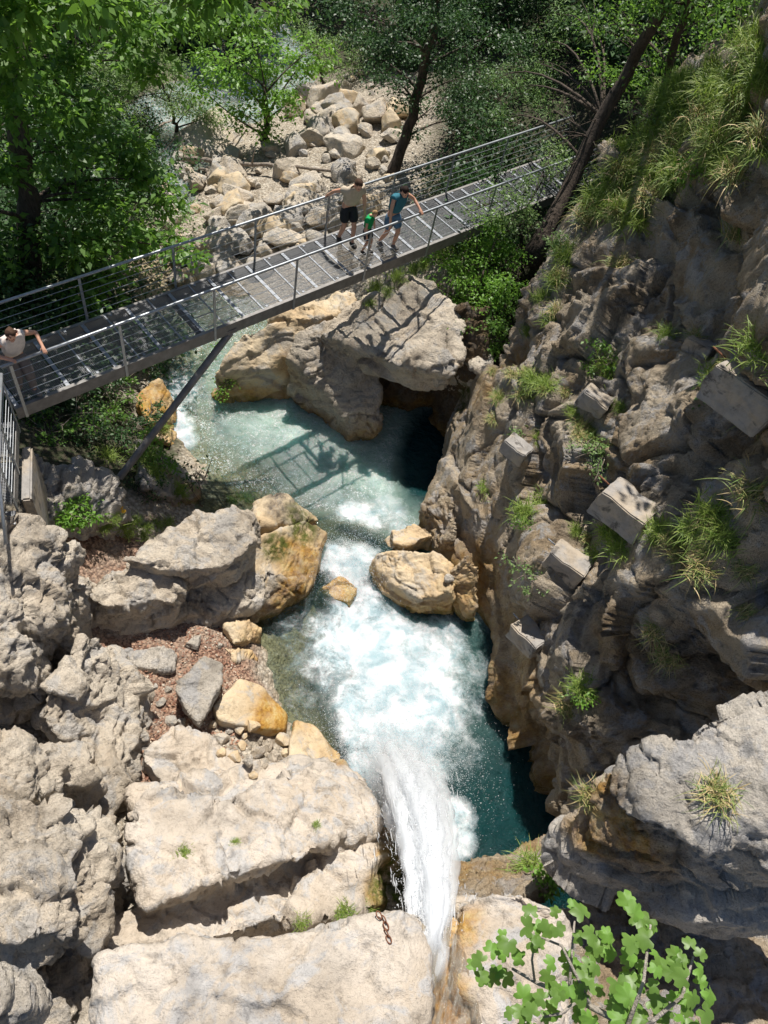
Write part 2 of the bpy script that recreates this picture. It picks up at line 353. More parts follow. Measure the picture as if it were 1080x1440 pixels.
rock('rock_outcrop', [([(-90, 1030, 4.2), (20, 1040, 3.9), (70, 1045, 3.6), (112, 1065, 3.2), (130, 1090, 3.0), (100, 1105, 3.3), (40, 1115, 3.8), (-90, 1115, 4.2)], 1.0, 1.0),
                      ([(-90, 1090, 3.2), (60, 1090, 2.7), (120, 1120, 2.4), (60, 1200, 2.6), (-90, 1200, 3.2)], 2.0, 1.0)], M['lime'],
     'lumpy jutting ledge of beige rock above a dark crevice', amp=1.3, size=0.5)
rock('rock_outcrop', [([(-90, 1130, 5.0), (80, 1128, 4.5), (125, 1155, 4.1), (160, 1212, 3.7), (150, 1285, 3.7), (120, 1320, 4.2), (60, 1330, 4.8), (-90, 1330, 5.2)], 3.6, 0.88)], M['lime'],
     'massive square shouldered beige rock block with deep vertical cracks', amp=1.05, size=1.0)
rock('rock', [([(-60, 1362, 6.4), (15, 1362, 6.2), (42, 1398, 6.0), (36, 1440, 6.0), (-60, 1500, 6.4)], 1.2, .9)], M['grey'], 'small pale rounded rock knob lying above the shadowed crevice', voxel=.04, amp=.6, size=.5)
rock('rock_outcrop', [([(-90, 1310, 4), (70, 1320, 3.0), (120, 1400, 3.0), (140, 1520, 3.2), (-90, 1540, 4.5)], 4, 1.0)], M['lime'], 'shadowed rock base between the cracked block and the smooth slab', amp=1.2)
rock('rock_ledge', [([(135, 1348, 4.9), (350, 1322, 5.0), (560, 1291, 5.0), (588, 1302, 4.9), (602, 1345, 4.9), (600, 1440, 5.0), (592, 1580, 5.1), (110, 1580, 5.2), (125, 1440, 5.0)], 3, 1.0)], M['slab'],
     'broad flat pale slab forming the ledge beside the lip of the waterfall', amp=.45, size=1.3, block=.6, crack=.9, voxel=.05, warp=.07, it=4)
rock('rock_ledge', [([(178, 1175, 3.1), (215, 1128, 3.0), (330, 1108, 2.9), (420, 1090, 2.7), (495, 1098, 2.3), (515, 1160, 2.5), (470, 1190, 2.9), (400, 1195, 3.1), (330, 1225, 3.2), (200, 1285, 3.2)], 1.3, .93),
                    ([(150, 1300, 2.7), (300, 1280, 2.6), (350, 1255, 2.5), (440, 1215, 2.4), (505, 1130, 2.0), (528, 1175, 2.1), (535, 1270, 2.6), (450, 1300, 2.7), (160, 1330, 2.8)], 2.8, 1.06),
                    ([(190, 1110, 2.0), (330, 1090, 1.9), (480, 1068, 1.3), (505, 1095, 1.5), (500, 1150, 2.0), (200, 1160, 2.4)], 2.2, 1.05)], M['slab'],
     'great stepped limestone block with an undercut shadow line, above the flat slab', amp=.7, size=1.2, voxel=.05, warp=.12)
rock('boulder', [([(165, 790, 2.15), (200, 765, 2.1), (265, 730, 2.05), (330, 714, 1.95), (360, 722, 1.85), (364, 755, 1.95), (338, 782, 2.05), (250, 798, 2.2)], 1.2, .92)], M['lime'],
     'pale cracked boulder with a tuft of grass on its top', 'boulder', amp=.6, size=.8, voxel=.045)
rock('rock_ledge', [([(112, 832, 1.95), (160, 802, 1.85), (230, 800, 1.8), (255, 822, 1.75), (240, 848, 1.8), (130, 855, 1.95)], .9, 1.0),
                    ([(118, 860, 1.2), (230, 845, 1.3), (300, 850, 1.1), (345, 850, .8), (330, 866, .7), (250, 876, .8), (130, 880, 1.0)], 1.1, 1.0)], M['lime'],
     'layered ledge with dark undersides above the leaf litter', amp=.75, size=.6, voxel=.045)
rock('rock_ledge', [([(112, 862, 1.3), (200, 815, 1.4), (270, 800, 1.4), (380, 795, .95), (428, 822, .45), (390, 852, .5), (310, 862, .95), (220, 872, 1.2), (130, 882, 1.25)], 1.3, 1.02)], M['lime'], 'long cream ledge joining the layered rock to the orange slab', amp=.55, size=.9, voxel=.045)
rock('rock_slab', [([(265, 795, 1.4), (365, 748, 1.25), (430, 735, .8), (462, 752, .45), (454, 795, .3), (432, 832, .2), (380, 850, .5), (300, 842, 1.0), (250, 818, 1.3)], 1.2, 1.08)], M['smooth'],
     'smooth water worn slab turning orange where the cascade wets it', amp=.35, block=.4, voxel=.045, it=9)
rock('rock', [([(352, 704, 1.1), (392, 699, 1.0), (430, 714, .7), (452, 738, .5), (400, 740, .9), (360, 735, 1.2)], 1.4, 1.05)], M['smooth'], 'dark mossy rock shoulder at the head of the cascade', amp=.6, size=.5, voxel=.045)
rock('rock', [([(245, 965, 1.35), (290, 920, 1.2), (315, 932, 1.2), (312, 962, 1.3), (280, 1018, 1.4), (264, 1000, 1.4)], .45, .9)], M['grey'], 'long grey slab stone tilted on the leaf litter', voxel=.03, it=4, warp=.05, amp=.35, size=.5)
rock('boulder', [([(300, 990, .95), (335, 952, .75), (370, 965, .6), (405, 1005, .25), (400, 1028, .3), (370, 1028, .6), (310, 1012, .9)], .8, 1.0)], M['smooth'], 'smooth rounded yellow boulder at the edge of the pool', 'boulder', voxel=.035, it=14, warp=.05, amp=.15, block=.2, crack=.2)
rock('rock', [([(168, 914, 1.15), (225, 906, 1.05), (250, 920, 1.0), (244, 944, 1.0), (185, 938, 1.1)], .5, .95)], M['grey'], 'flat grey stone half buried beside the leaf litter', voxel=.035, amp=.3, it=8, warp=.05)
rock('rock', [([(192, 1068, 1.5), (235, 1022, 1.3), (280, 1035, 1.3), (340, 1070, 1.2), (345, 1095, 1.4), (230, 1095, 1.6)], .8, 1.0)], M['slab'], 'pale angular block with a hollow of earth on top', voxel=.04, amp=.6, size=.6)
rock('rock_ledge', [([(318, 880, .75), (345, 872, .6), (364, 888, .35), (362, 902, .3), (330, 908, .7)], .8, 1.0), ([(316, 914, .65), (355, 918, .35), (360, 932, .25), (330, 935, .5)], .6, 1.0)], M['smooth'],
     'small stepped yellow ledge jutting into the shallow water', voxel=.03, amp=.6, size=.35, it=4, warp=.06)
rock('rock', [([(395, 1088, .95), (412, 1012, .55), (440, 1016, .35), (478, 1055, .15), (468, 1072, .5)], 1.2, 1.05)], M['smooth'], 'smooth wedge of rock running down to the foaming pool', voxel=.035, amp=.25, it=10, block=.4)
# between the pools
rock('boulder', [([(528, 788, .45), (555, 772, .8), (612, 776, .95), (644, 798, .9), (640, 838, .8), (580, 846, .6), (545, 828, .4)], 1.3, 1.08)], M['smooth'],
     'cream topped boulder with orange wet foot at the right of the cascade', 'boulder', voxel=.035, amp=.5, size=.6, it=5)
rock('rock', [([(452, 832, .06), (478, 814, .14), (502, 832, .08), (488, 856, .0)], .6, 1.2)], M['smooth'], 'brown rock awash in the cascade', voxel=.03, amp=.4, it=10)
rock('rock', [([(545, 745, .1), (580, 735, .15), (600, 755, .2), (570, 765, .25), (548, 762, .2)], .8, 1.2)], M['smooth'], 'low dark wet rock beside the cave mouth', voxel=.03, amp=.5)
rock('rock', [([(600, 720, .2), (625, 690, .7), (640, 700, .9), (640, 760, .8), (610, 765, .4)], 1.2, 1.1)], M['cliff'], 'dark wet rock leaning against the foot of the cliff', voxel=.035, amp=.7)
rock('rock', [([(638, 800, 1.1), (655, 780, 1.4), (675, 800, 1.4), (675, 850, .7), (655, 862, .3), (636, 840, .5)], 1.4, 1.0)], M['smooth'], 'fluted rock rib at the foot of the cliff beside the cream boulder', voxel=.035, amp=.6, size=.35)
# far side of the upper pool
rock('rock_outcrop', [([(298, 526, .4), (330, 482, 1.0), (380, 456, 1.4), (440, 440, 1.6), (452, 490, 1.0), (400, 522, .5), (340, 538, .2)], 1.6, .95)], M['smooth'], 'rounded beige rock bank under the middle of the footbridge', amp=.4, size=1.1, it=6, small=.5, voxel=.055)
rock('rock_outcrop', [([(400, 505, 1.0), (440, 452, 1.7), (490, 450, 1.9), (520, 500, 1.4), (535, 555, .7), (525, 585, .3), (490, 588, .2), (440, 548, .4)], 1.2, .9),
                      ([(485, 578, .3), (510, 568, .5), (536, 588, .2), (522, 612, -.1), (490, 604, -.1)], .7, 1.0)], M['lime'], 'buttress of pale rock dipping into the green pool', amp=.55, size=1.0, small=.5, voxel=.05)
rock('rock_outcrop', [([(450, 470, 1.7), (490, 430, 2.1), (560, 394, 2.6), (610, 398, 2.8), (648, 440, 2.9), (655, 490, 2.6), (645, 528, 2.3), (560, 512, 2.2), (515, 490, 1.8)], .8, .9),
                      ([(560, 430, 2.0), (650, 420, 2.4), (700, 470, 2.6), (690, 530, 2.2), (600, 480, 1.8)], 1.2, .9)], M['lime'], 'pale rock roof overhanging the dark cave', amp=.65, size=1.1, small=.6, voxel=.055)
rock('rock_wall', [([(500, 500, 1.0), (560, 480, 1.3), (660, 480, 1.5), (690, 520, 1.2), (600, 515, .9), (520, 520, .8)], 2.6, 1.0)], M['tufa'], 'rock wall darkened for shade at the back of the cave', amp=.8)  # dark tufa colour puts the cave's shade on this wall
rock('rock', [([(385, 450, 1.3), (430, 425, 1.7), (500, 408, 1.9), (495, 432, 2.0), (430, 450, 1.6)], 1.2, 1.0)], M['smooth'], 'buff rock step tucked under the near beam of the footbridge', amp=.7, voxel=.05)
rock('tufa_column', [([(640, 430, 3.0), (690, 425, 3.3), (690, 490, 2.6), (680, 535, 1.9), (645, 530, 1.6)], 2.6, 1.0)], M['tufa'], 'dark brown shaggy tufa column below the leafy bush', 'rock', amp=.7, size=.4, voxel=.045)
# left bank below the footbridge
rock('rock_outcrop', [([(45, 632, 2.7), (120, 645, 2.3), (165, 690, 1.8), (150, 725, 1.8), (55, 725, 2.4)], 2, 1.0)], M['grey'], 'grey rock in broken shade beside the concrete pier', amp=1.0, size=.6)
rock('rock', [([(128, 690, 1.9), (170, 690, 1.6), (190, 730, 1.3), (140, 748, 1.6)], 1.2, 1.0)], M['grey'], 'rough grey rock behind the leafy green plants', amp=.9, size=.4, voxel=.045)
rock('rock_outcrop', [([(190, 615, .9), (240, 640, .5), (283, 695, .1), (250, 708, .4), (200, 680, 1.0)], 1.3, 1.05)], M['grey'], 'sloping grey rock along the left shore of the green pool', amp=.9, size=.5, voxel=.05)
rock('boulder', [([(190, 548, .5), (222, 530, .45), (242, 558, .1), (235, 588, 0), (203, 590, .35)], 1.0, 1.0)], M['smooth'], 'yellow boulder at the outflow under the footbridge', 'boulder', amp=.5, voxel=.045, it=9)
rock('rock', [([(198, 600, .3), (238, 600, -.1), (232, 618, 0)], .7, 1.2)], M['smooth'], 'small yellow rock in the white water by the strut', amp=.4, voxel=.04)
# right, round the lip of the fall
rock('boulder', [([(845, 1108, 5.2), (930, 1050, 5.8), (1010, 1010, 6.2), (1130, 975, 6.6), (1200, 1150, 6.8), (1160, 1230, 6.2), (1000, 1235, 5.4), (860, 1180, 5.0),
                   (792, 1140, 4.4), (790, 1200, 4.2), (880, 1262, 4.2), (1000, 1295, 4.4), (1160, 1300, 4.8)], .9, .72)], M['grey'],
     'huge leaning boulder, sunlit above with rust streaks and a shaded belly', 'boulder', amp=.8, size=1.4, voxel=.05, it=3, small=.6)
rock('rock_ledge', [([(642, 1275, 4.6), (690, 1258, 4.75), (745, 1250, 4.75), (790, 1280, 4.6), (815, 1330, 4.4), (800, 1440, 4.6), (780, 1580, 4.8), (700, 1580, 4.9), (690, 1440, 4.85), (660, 1340, 4.7)], 3, .95)], M['slab'],
     'smooth grey shoulder of rock to the right of the waterfall lip', amp=.6, size=.7, voxel=.045)
rock('rock_chute', [([(592, 1306, 4.55), (640, 1296, 4.5), (675, 1350, 4.5), (705, 1440, 4.5), (715, 1580, 4.6), (590, 1580, 4.6)], 2.5, .98)], M['smooth'],
     'orange brown channel bed that feeds the waterfall', amp=.5, voxel=.045, block=.5)
rock('rock_outcrop', [([(775, 1285, 3.2), (900, 1305, 3.0), (1130, 1330, 3.4), (1200, 1600, 3.6), (790, 1600, 3.6)], 3, 1.0)], M['cliff'], 'deep shaded rock below the leaning boulder', amp=1.1)
rock('rock_outcrop', [([(625, 1225, .6), (660, 1212, .5), (720, 1205, .4), (765, 1185, .6), (790, 1230, 2.0), (730, 1262, 2.6), (640, 1285, 2.2)], 2.2, 1.0)], M['cliff'], 'brown pitted rock at the back of the dark plunge pool', amp=1.0, size=.45, voxel=.05)

# ---------------------------------------------------------------- the cliff on the right: a relief over its own sloping plane
cc = [(612, 735, -.6), (622, 770, -.6), (636, 800, -.3), (662, 872, -.5), (698, 935, -.5), (733, 1012, -.5), (762, 1072, -.5), (775, 1140, -.4), (640, 560, .6), (645, 520, 1.0), (665, 600, 1.7), (648, 700, .7), (692, 640, 2.3),
      (730, 480, 3.3), (700, 540, 2.5), (765, 415, 4.0), (795, 350, 4.8), (730, 630, 2.9), (840, 570, 5.0), (800, 500, 4.7), (790, 700, 3.2), (745, 905, 1.9), (715, 850, 1.2), (690, 760, 1.5), (810, 800, 3.3),
      (885, 735, 4.8), (950, 640, 6.0), (1055, 570, 7.2), (990, 490, 6.7), (900, 430, 6.1), (850, 350, 6.0), (870, 250, 6.6), (950, 180, 7.6), (1000, 100, 8.4), (1080, 20, 9.6), (1080, 200, 9), (1080, 350, 8.5),
      (1080, 450, 8.2), (1000, 350, 7.5), (830, 900, 3.5), (780, 980, 2.3), (900, 850, 4.6), (1000, 800, 6), (1080, 750, 7.1), (1080, 880, 6.2), (940, 930, 4.5), (850, 1015, 2.9), (800, 1055, 1.5), (950, 1000, 3.4), (1080, 960, 4.6),
      (780, 1150, .2), (900, 1100, 2.5), (1160, 1000, 5), (1160, 500, 9), (1180, 750, 8), (1180, 200, 10.2), (1150, -40, 11)]
cp = np.array([P(*c_) for c_ in cc]); c0 = cp.mean(0); _, _, vt = np.linalg.svd(cp - c0)
cn = vt[2] if vt[2] @ (CAMP - c0) > 0 else -vt[2]
eu = np.array([0, 0, 1.0]) - cn[2] * cn; eu /= np.linalg.norm(eu); ev_ = np.cross(cn, eu)
uvc = np.stack([(cp - c0) @ ev_, (cp - c0) @ eu, (cp - c0) @ cn], 1)
ol = [(600, 740, -1.2), (640, 880, -1.2), (690, 950, -1.2), (750, 1080, -1.2), (770, 1180, -.8), (900, 1150, 2), (1180, 1000, 4.6), (1210, 600, 9), (1190, 150, 10.5), (1140, -60, 11), (1075, 20, 9.6),
      (1000, 90, 8.5), (950, 120, 8.0), (880, 190, 7.0), (840, 260, 6.4), (795, 335, 4.9), (755, 400, 4.0), (722, 460, 3.3), (690, 520, 2.4), (650, 540, 1.2), (628, 600, .3), (612, 690, -.4)]
op = np.array([P(*q_) for q_ in ol]); ouv = np.stack([(op - c0) @ ev_, (op - c0) @ eu], 1)
st = 0.045
U_, V_ = np.meshgrid(np.arange(ouv[:, 0].min(), ouv[:, 0].max(), st), np.arange(ouv[:, 1].min(), ouv[:, 1].max(), st))
uv = np.stack([U_.ravel(), V_.ravel()], 1)
def inside(pt, poly):
    r = np.zeros(len(pt), bool); j = len(poly) - 1
    for i in range(len(poly)):
        a, b_ = poly[i], poly[j]; c_ = ((a[1] > pt[:, 1]) != (b_[1] > pt[:, 1]))
        r ^= c_ & (pt[:, 0] < (b_[0] - a[0]) * (pt[:, 1] - a[1]) / (b_[1] - a[1] + 1e-12) + a[0]); j = i
    return r
wob = 0.18 * np.stack([fbm(np.c_[uv * 1.5, uv[:, 0] * 0], 3), fbm(np.c_[uv * 1.5 + 20, uv[:, 0] * 0], 3)], 1)
keep = inside(uv + wob, ouv)
hgt = tps(uvc, uv, 0.03)
cv = c0 + uv[:, :1] * ev_ + uv[:, 1:] * eu + hgt[:, None] * cn
idx = np.arange(len(uv)).reshape(U_.shape)
cf = np.stack([idx[:-1, :-1], idx[:-1, 1:], idx[1:, 1:], idx[1:, :-1]], 2).reshape(-1, 4)
cf = cf[keep[cf].all(1)]
used = np.unique(cf); rem = -np.ones(len(uv), int); rem[used] = np.arange(len(used)); cv = cv[used]; cf = rem[cf]
nrm = vnormals(cv, cf)
if (nrm.mean(0) @ cn) < 0: cf = cf[:, ::-1].copy(); nrm = -nrm
sm = sstep(3.2, 1.8, cv[:, 2]) * sstep(6.5, 8, cv[:, 1])            # the water has polished the foot of the wall
d_ = craggy(cv * np.array([1, 1, .75]), 1.2, size=1.9, block=1.0, crack=1.3, fine=.9, flute=(1, 1, .5), bed=1.1, small=.55) + 0.35 * fbm(cv * 0.55 + 13, 3) + 0.16 * np.abs(fbm(cv * np.array([2.2, 2.2, .5]), 3))
cv = cv + nrm * (d_ * (1 - 0.65 * sm))[:, None] + 0.2 * vec3(cv * .8)
# close the block behind: run the border back into the mountain
e = np.concatenate([cf[:, [0, 1]], cf[:, [1, 2]], cf[:, [2, 3]], cf[:, [3, 0]]]); key = np.sort(e, 1); _, inv, cnt = np.unique(key[:, 0] * 1000003 + key[:, 1], return_inverse=True, return_counts=True)
be = e[cnt[inv] == 1]; bv = np.unique(be); m_ = -np.ones(len(cv), int); 
nsk = len(cv); m_[bv] = nsk + np.arange(len(bv))
back = cv[bv] + np.array([2.2, .9, -.9]) + 0.5 * vec3(cv[bv] * 0.7)
m2_ = -np.ones(len(cv), int); m2_[bv] = nsk + len(bv) + np.arange(len(bv))
back2 = cv[bv] + np.array([6.0, 1.5, -2.5])
cv2 = np.concatenate([cv, back, back2])
sk = np.stack([be[:, 1], be[:, 0], m_[be[:, 0]], m_[be[:, 1]]], 1); sk2 = np.stack([m_[be[:, 1]], m_[be[:, 0]], m2_[be[:, 0]], m2_[be[:, 1]]], 1)
cf2 = np.concatenate([cf, sk, sk2])
cme = mesh_np('cliff', cv2, cf2); smooth(cme); rock_attrs(cme, cv2); to_bvh(cv2, cf2)
obj('cliff', cme, M['cliff'], label='steep brown and grey rock cliff with grass clumps, right of both pools', cat='cliff')
BV = None
def world_bvh():
    global BV
    BV = BVHTree.FromPolygons(np.concatenate(ALLV).tolist(), ALLF)
def hit(px, py):
    d = rayd(px, py); r = BV.ray_cast(Vector(CAMP), Vector(d)); return r[0], r[1]
world_bvh()

# ---------------------------------------------------------------- water
def level(x, y):
    return -0.5 * sstep(9.3, 10.5, y) - 0.4 * sstep(14.5, 19, y) * sstep(-4.5, -6.5, x) - 0.25 * sstep(19, 30, y)
wx = np.concatenate([np.arange(-14, -6.5, .12), np.arange(-6.5, 6, .05)]); wy = np.concatenate([np.arange(2.0, 16, .05), np.arange(16, 38, .14)])
X, Y = np.meshgrid(wx, wy); wv_ = np.stack([X.ravel(), Y.ravel(), 0 * X.ravel()], 1); wv_[:, 2] = level(wv_[:, 0], wv_[:, 1])
FO = [(520, 900, 1.45, 1), (500, 980, .9, .9), (600, 960, 1.1, .95), (560, 960, 1.6, 1), (585, 1010, 1.2, 1), (540, 1010, 1.2, 1), (560, 1080, 1.25, 1), (545, 1130, .9, 1), (580, 1110, .9, 1), (600, 930, 1.2, .9), (490, 795, .85, 1), (505, 845, .9, .95), (630, 1150, .55, .9), (640, 1185, .45, .95),
      (645, 985, .8, .5), (625, 900, .8, .75), (430, 900, 1.2, .5), (400, 880, .9, .44), (400, 950, .8, .42), (440, 980, .8, .55), (480, 950, 1.0, .8), (690, 875, .5, .5), (650, 940, .8, .45), (470, 880, .7, .7), (530, 1120, .8, 1), (590, 1150, .6, .8), (640, 1070, .7, .42), (690, 990, .6, .25)]
fo = np.zeros(len(wv_)); nz = fbm(wv_ * np.array([1.6, 1.6, 1]), 4)
for (a, b_, r, s) in FO:
    c_ = P(a, b_, 0); fo = np.maximum(fo, s * sstep(1.15, .35, np.hypot(wv_[:, 0] - c_[0], wv_[:, 1] - c_[1]) / (r * 1.15) + .35 * nz))
farp = sstep(9.7, 10.6, wv_[:, 1])
for (a, b_, r, s) in [(500, 738, 1.1, .95), (545, 722, .8, .75), (465, 742, .6, .9), (560, 745, .5, .8), (590, 752, .4, .9), (243, 610, .9, .95), (255, 545, .9, .85), (250, 660, .7, .85), (265, 690, .5, .8), (235, 580, .7, .9), (450, 700, 1.3, .5), (395, 560, 1.2, .42), (330, 560, 1.2, .42), (400, 640, 2.4, .42), (300, 600, 1.2, .42), (520, 690, 1.2, .45)]:  # broad weak spots also paint sun glitter as pale foam
    c_ = P(a, b_, -.5); fo = np.maximum(fo, s * farp * sstep(1.15, .35, np.hypot(wv_[:, 0] - c_[0], wv_[:, 1] - c_[1]) / r + .3 * nz))
fo = np.maximum(fo, sstep(17, 19, wv_[:, 1]) * (.50 + .25 * nz))
turb = np.clip(fo, 0, 1)
wv_[:, 2] += (0.02 + .10 * turb) * fbm(wv_ * np.array([2.2, 2.2, 1]), 4) + .035 * fbm(wv_ * np.array([7, 7, 1]), 2) + .22 * sstep(.9, .0, np.hypot(wv_[:, 0] - 1.4, wv_[:, 1] - 4.9)) * (.6 + nz)
dep = np.array([l - gz(x, y) for x, y, l in zip(wv_[:, 0], wv_[:, 1], wv_[:, 2])])
nx = len(wx); idx = np.arange(len(wv_)).reshape(len(wy), nx)
wf = np.stack([idx[:-1, :-1], idx[:-1, 1:], idx[1:, 1:], idx[1:, :-1]], 2).reshape(-1, 4)
wf = wf[(dep[wf] > -0.35).any(1)]
wme = mesh_np('stream', wv_, wf); smooth(wme)
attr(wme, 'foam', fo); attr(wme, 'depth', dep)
cvp = P(610, 640, -.5)  # cave mouth: water colour is darkened around here for the overhang's shade
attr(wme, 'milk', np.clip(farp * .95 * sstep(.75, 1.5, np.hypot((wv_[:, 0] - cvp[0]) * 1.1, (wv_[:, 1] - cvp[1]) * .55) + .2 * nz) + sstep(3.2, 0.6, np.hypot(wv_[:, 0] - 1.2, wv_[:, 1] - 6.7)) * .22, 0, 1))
m, t, p = mk('stream_water'); pos = geo_pos(t); L = t.links
foam = at_(t, 'foam')
fn = math_(t, 'ADD', math_(t, 'MULTIPLY', noise(t, 1.5, 6, .66, pos, 1.6), .60), math_(t, 'MULTIPLY', noise(t, 11, 5, .75, pos, .8), .40))
ff = math_(t, 'ADD', foam, math_(t, 'MULTIPLY', math_(t, 'SUBTRACT', fn, .5), 1.55))
ff = ramp(t, ff, [(.30, 0.0), (.55, .38), (.92, 1.0)])
glint = math_(t, 'MULTIPLY', ramp(t, noise(t, 17, 5, .7, pos, 1.5), [(.52, 0.0), (.60, 1.0)]), ramp(t, math_(t, 'MULTIPLY', at_(t, 'milk'), noise(t, 1.7, 3, .6, pos)), [(.26, 0.0), (.44, .95)]))  # pale specks painted in with the foam for sun glints on the upper pool
ff = math_(t, 'MAXIMUM', ff, glint)
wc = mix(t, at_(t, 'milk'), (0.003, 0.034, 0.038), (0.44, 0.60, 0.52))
wc = mix(t, ramp(t, noise(t, 1.2, 4, .6, pos), [(.35, 0.0), (.7, .35)]), wc, (0.012, 0.07, 0.07))
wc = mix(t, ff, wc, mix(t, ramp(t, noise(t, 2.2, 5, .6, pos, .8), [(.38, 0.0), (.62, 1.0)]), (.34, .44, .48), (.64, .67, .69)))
L.new(wc, p.inputs['Base Color'])
L.new(ramp(t, ff, [(0, .08), (1, .65)]), p.inputs['Roughness']); p.inputs['IOR'].default_value = 1.33
p.inputs['Subsurface Weight'].default_value = .6; p.inputs['Subsurface Scale'].default_value = 1.1; p.inputs['Subsurface Radius'].default_value = (.5, 1.0, .95)   # turbid water scatters the light below its surface
wb = bump(t, noise(t, 5.5, 5, .6, pos, 1.0), .9, .16); wb2 = bump(t, noise(t, 22, 4, .65, pos, .5), .6, .03, wb)
for nd in (wb.node, wb2.node): L.new(math_(t, 'SUBTRACT', .9, math_(t, 'MULTIPLY', ff, .62)), nd.inputs['Strength'])
wb = wb2
L.new(wb, p.inputs['Normal'])
tr = N(t, 'BsdfTransparent'); tr.inputs[0].default_value = (.72, .80, .74, 1); ms = N(t, 'MixShader')
op_ = math_(t, 'MAXIMUM', ff, ramp(t, math_(t, 'MULTIPLY', at_(t, 'depth'), .8), [(.0, .08), (.3, .22), (.8, 1.0)]))
L.new(op_, ms.inputs[0]); L.new(tr.outputs[0], ms.inputs[1]); L.new(p.outputs[0], ms.inputs[2])
L.new(ms.outputs[0], t.nodes['Material Output'].inputs['Surface']); M['water'] = m
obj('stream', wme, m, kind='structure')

class MB:
    def __init__(s): s.v, s.f, s.n, s.extra = [], [], 0, []
    def add(s, v, f, ex=None):
        v = np.asarray(v, float); s.v.append(v); s.f += [tuple(int(i) + s.n for i in q) for q in f]; s.n += len(v)
        if ex is not None: s.extra.append(np.broadcast_to(np.asarray(ex, float), (len(v),)))
        return s
    def tube(s, pts, rad, sides=6, ex=None, cap=True):
        pts = np.asarray(pts, float); n = len(pts); rad = np.broadcast_to(rad, (n,)); tg = np.gradient(pts, axis=0)
        tg /= np.maximum(np.linalg.norm(tg, axis=1), 1e-9)[:, None]
        ref = np.array([0, 0, 1.0]) if abs(tg[0][2]) < .9 else np.array([1.0, 0, 0])
        a = np.cross(tg, ref); a /= np.maximum(np.linalg.norm(a, axis=1), 1e-9)[:, None]; b_ = np.cross(tg, a)
        th = np.arange(sides) / sides * 2 * np.pi
        v = pts[:, None] + rad[:, None, None] * (np.cos(th)[None, :, None] * a[:, None] + np.sin(th)[None, :, None] * b_[:, None])
        f = [(i * sides + j, i * sides + (j + 1) % sides, (i + 1) * sides + (j + 1) % sides, (i + 1) * sides + j) for i in range(n - 1) for j in range(sides)]
        if cap: f += [tuple(range(sides))[::-1], tuple(range((n - 1) * sides, n * sides))]
        return s.add(v.reshape(-1, 3), f, ex)
    def box(s, c, d, rot=None):
        v = np.array([[x, y, z] for x in (-.5, .5) for y in (-.5, .5) for z in (-.5, .5)]) * np.array(d)
        if rot is not None: v = v @ np.asarray(rot).T
        return s.add(v + np.array(c), [(0, 1, 3, 2), (4, 6, 7, 5), (0, 4, 5, 1), (2, 3, 7, 6), (0, 2, 6, 4), (1, 5, 7, 3)])
    def mesh(s, name, sm=False):
        me = bpy.data.meshes.new(name); v = np.concatenate(s.v); me.from_pydata(v.tolist(), [], s.f); me.update()
        if sm: smooth(me)
        if s.extra: attr(me, 'rnd', np.concatenate(s.extra))
        return me
    def obj(s, name, mat, parent=None, sm=False, **k): return obj(name, s.mesh(name, sm), mat, parent, **k)

# waterfall: a torn core, loose strands and spray, all on falling paths
lipc = np.array([1.86, 1.42, 4.75]); vel = np.array([-.42, 3.45, -.25]); rr = np.random.RandomState(5)
def fall(o, v, ts): return o + np.outer(ts, v) + np.outer(ts ** 2, [0, 0, -4.905])
wfall = empty('waterfall', tuple(lipc), label='white waterfall plunging from the rock lip into the pool', cat='waterfall')
m, t, p = mk('white_water'); p.inputs['Base Color'].default_value = (.93, .95, .97, 1); p.inputs['Roughness'].default_value = .5
tr = N(t, 'BsdfTransparent'); tl = N(t, 'BsdfTranslucent'); tl.inputs[0].default_value = (.93, .95, .97, 1)
m1 = N(t, 'MixShader'); m1.inputs[0].default_value = .5; m2 = N(t, 'MixShader')
t.links.new(p.outputs[0], m1.inputs[1]); t.links.new(tl.outputs[0], m1.inputs[2])
t.links.new(at_(t, 'rnd'), m2.inputs[0]); t.links.new(tr.outputs[0], m2.inputs[1]); t.links.new(m1.outputs[0], m2.inputs[2])
t.links.new(m2.outputs[0], t.nodes['Material Output'].inputs['Surface']); M['white'] = m
def sub(me_v): return me_v - lipc
core = MB()
for k in range(30):
    o = lipc + np.array([rr.uniform(-.20, .22), rr.uniform(-.25, .1), rr.uniform(-.12, .04)]); v = vel + np.array([rr.normal(0, .13) + (o[0] - lipc[0]) * .9, rr.normal(0, .28), rr.normal(0, .12)])
    ts = np.linspace(-.12, .98, 40); c_ = fall(o, v, ts); c_[ts < 0, 2] = o[2] + .02; c_ += .07 * vec3(c_ * 2 + k) * ts[:, None]; ta = np.maximum(ts, 0)
    far_ = math.exp(-((v[0] - vel[0]) / .26) ** 2 - ((v[1] - vel[1]) / .4) ** 2)
    core.tube(sub(c_), (.045 + .125 * ta ** .8) * rr.uniform(.6, 1.3), 12, np.repeat(rr.uniform(.7, .95) * (.35 + .65 * far_) * sstep(.98, .55, ts) * sstep(-.12, .03, ts), 12), cap=False)
vv_ = np.concatenate(core.v); core.v = [vv_ + .05 * vec3(vv_ * np.array([9, 4, 4])) + .025 * vec3(vv_ * np.array([24, 9, 9]))]; core.obj('falling_core', M['white'], wfall, True)
st_ = MB()
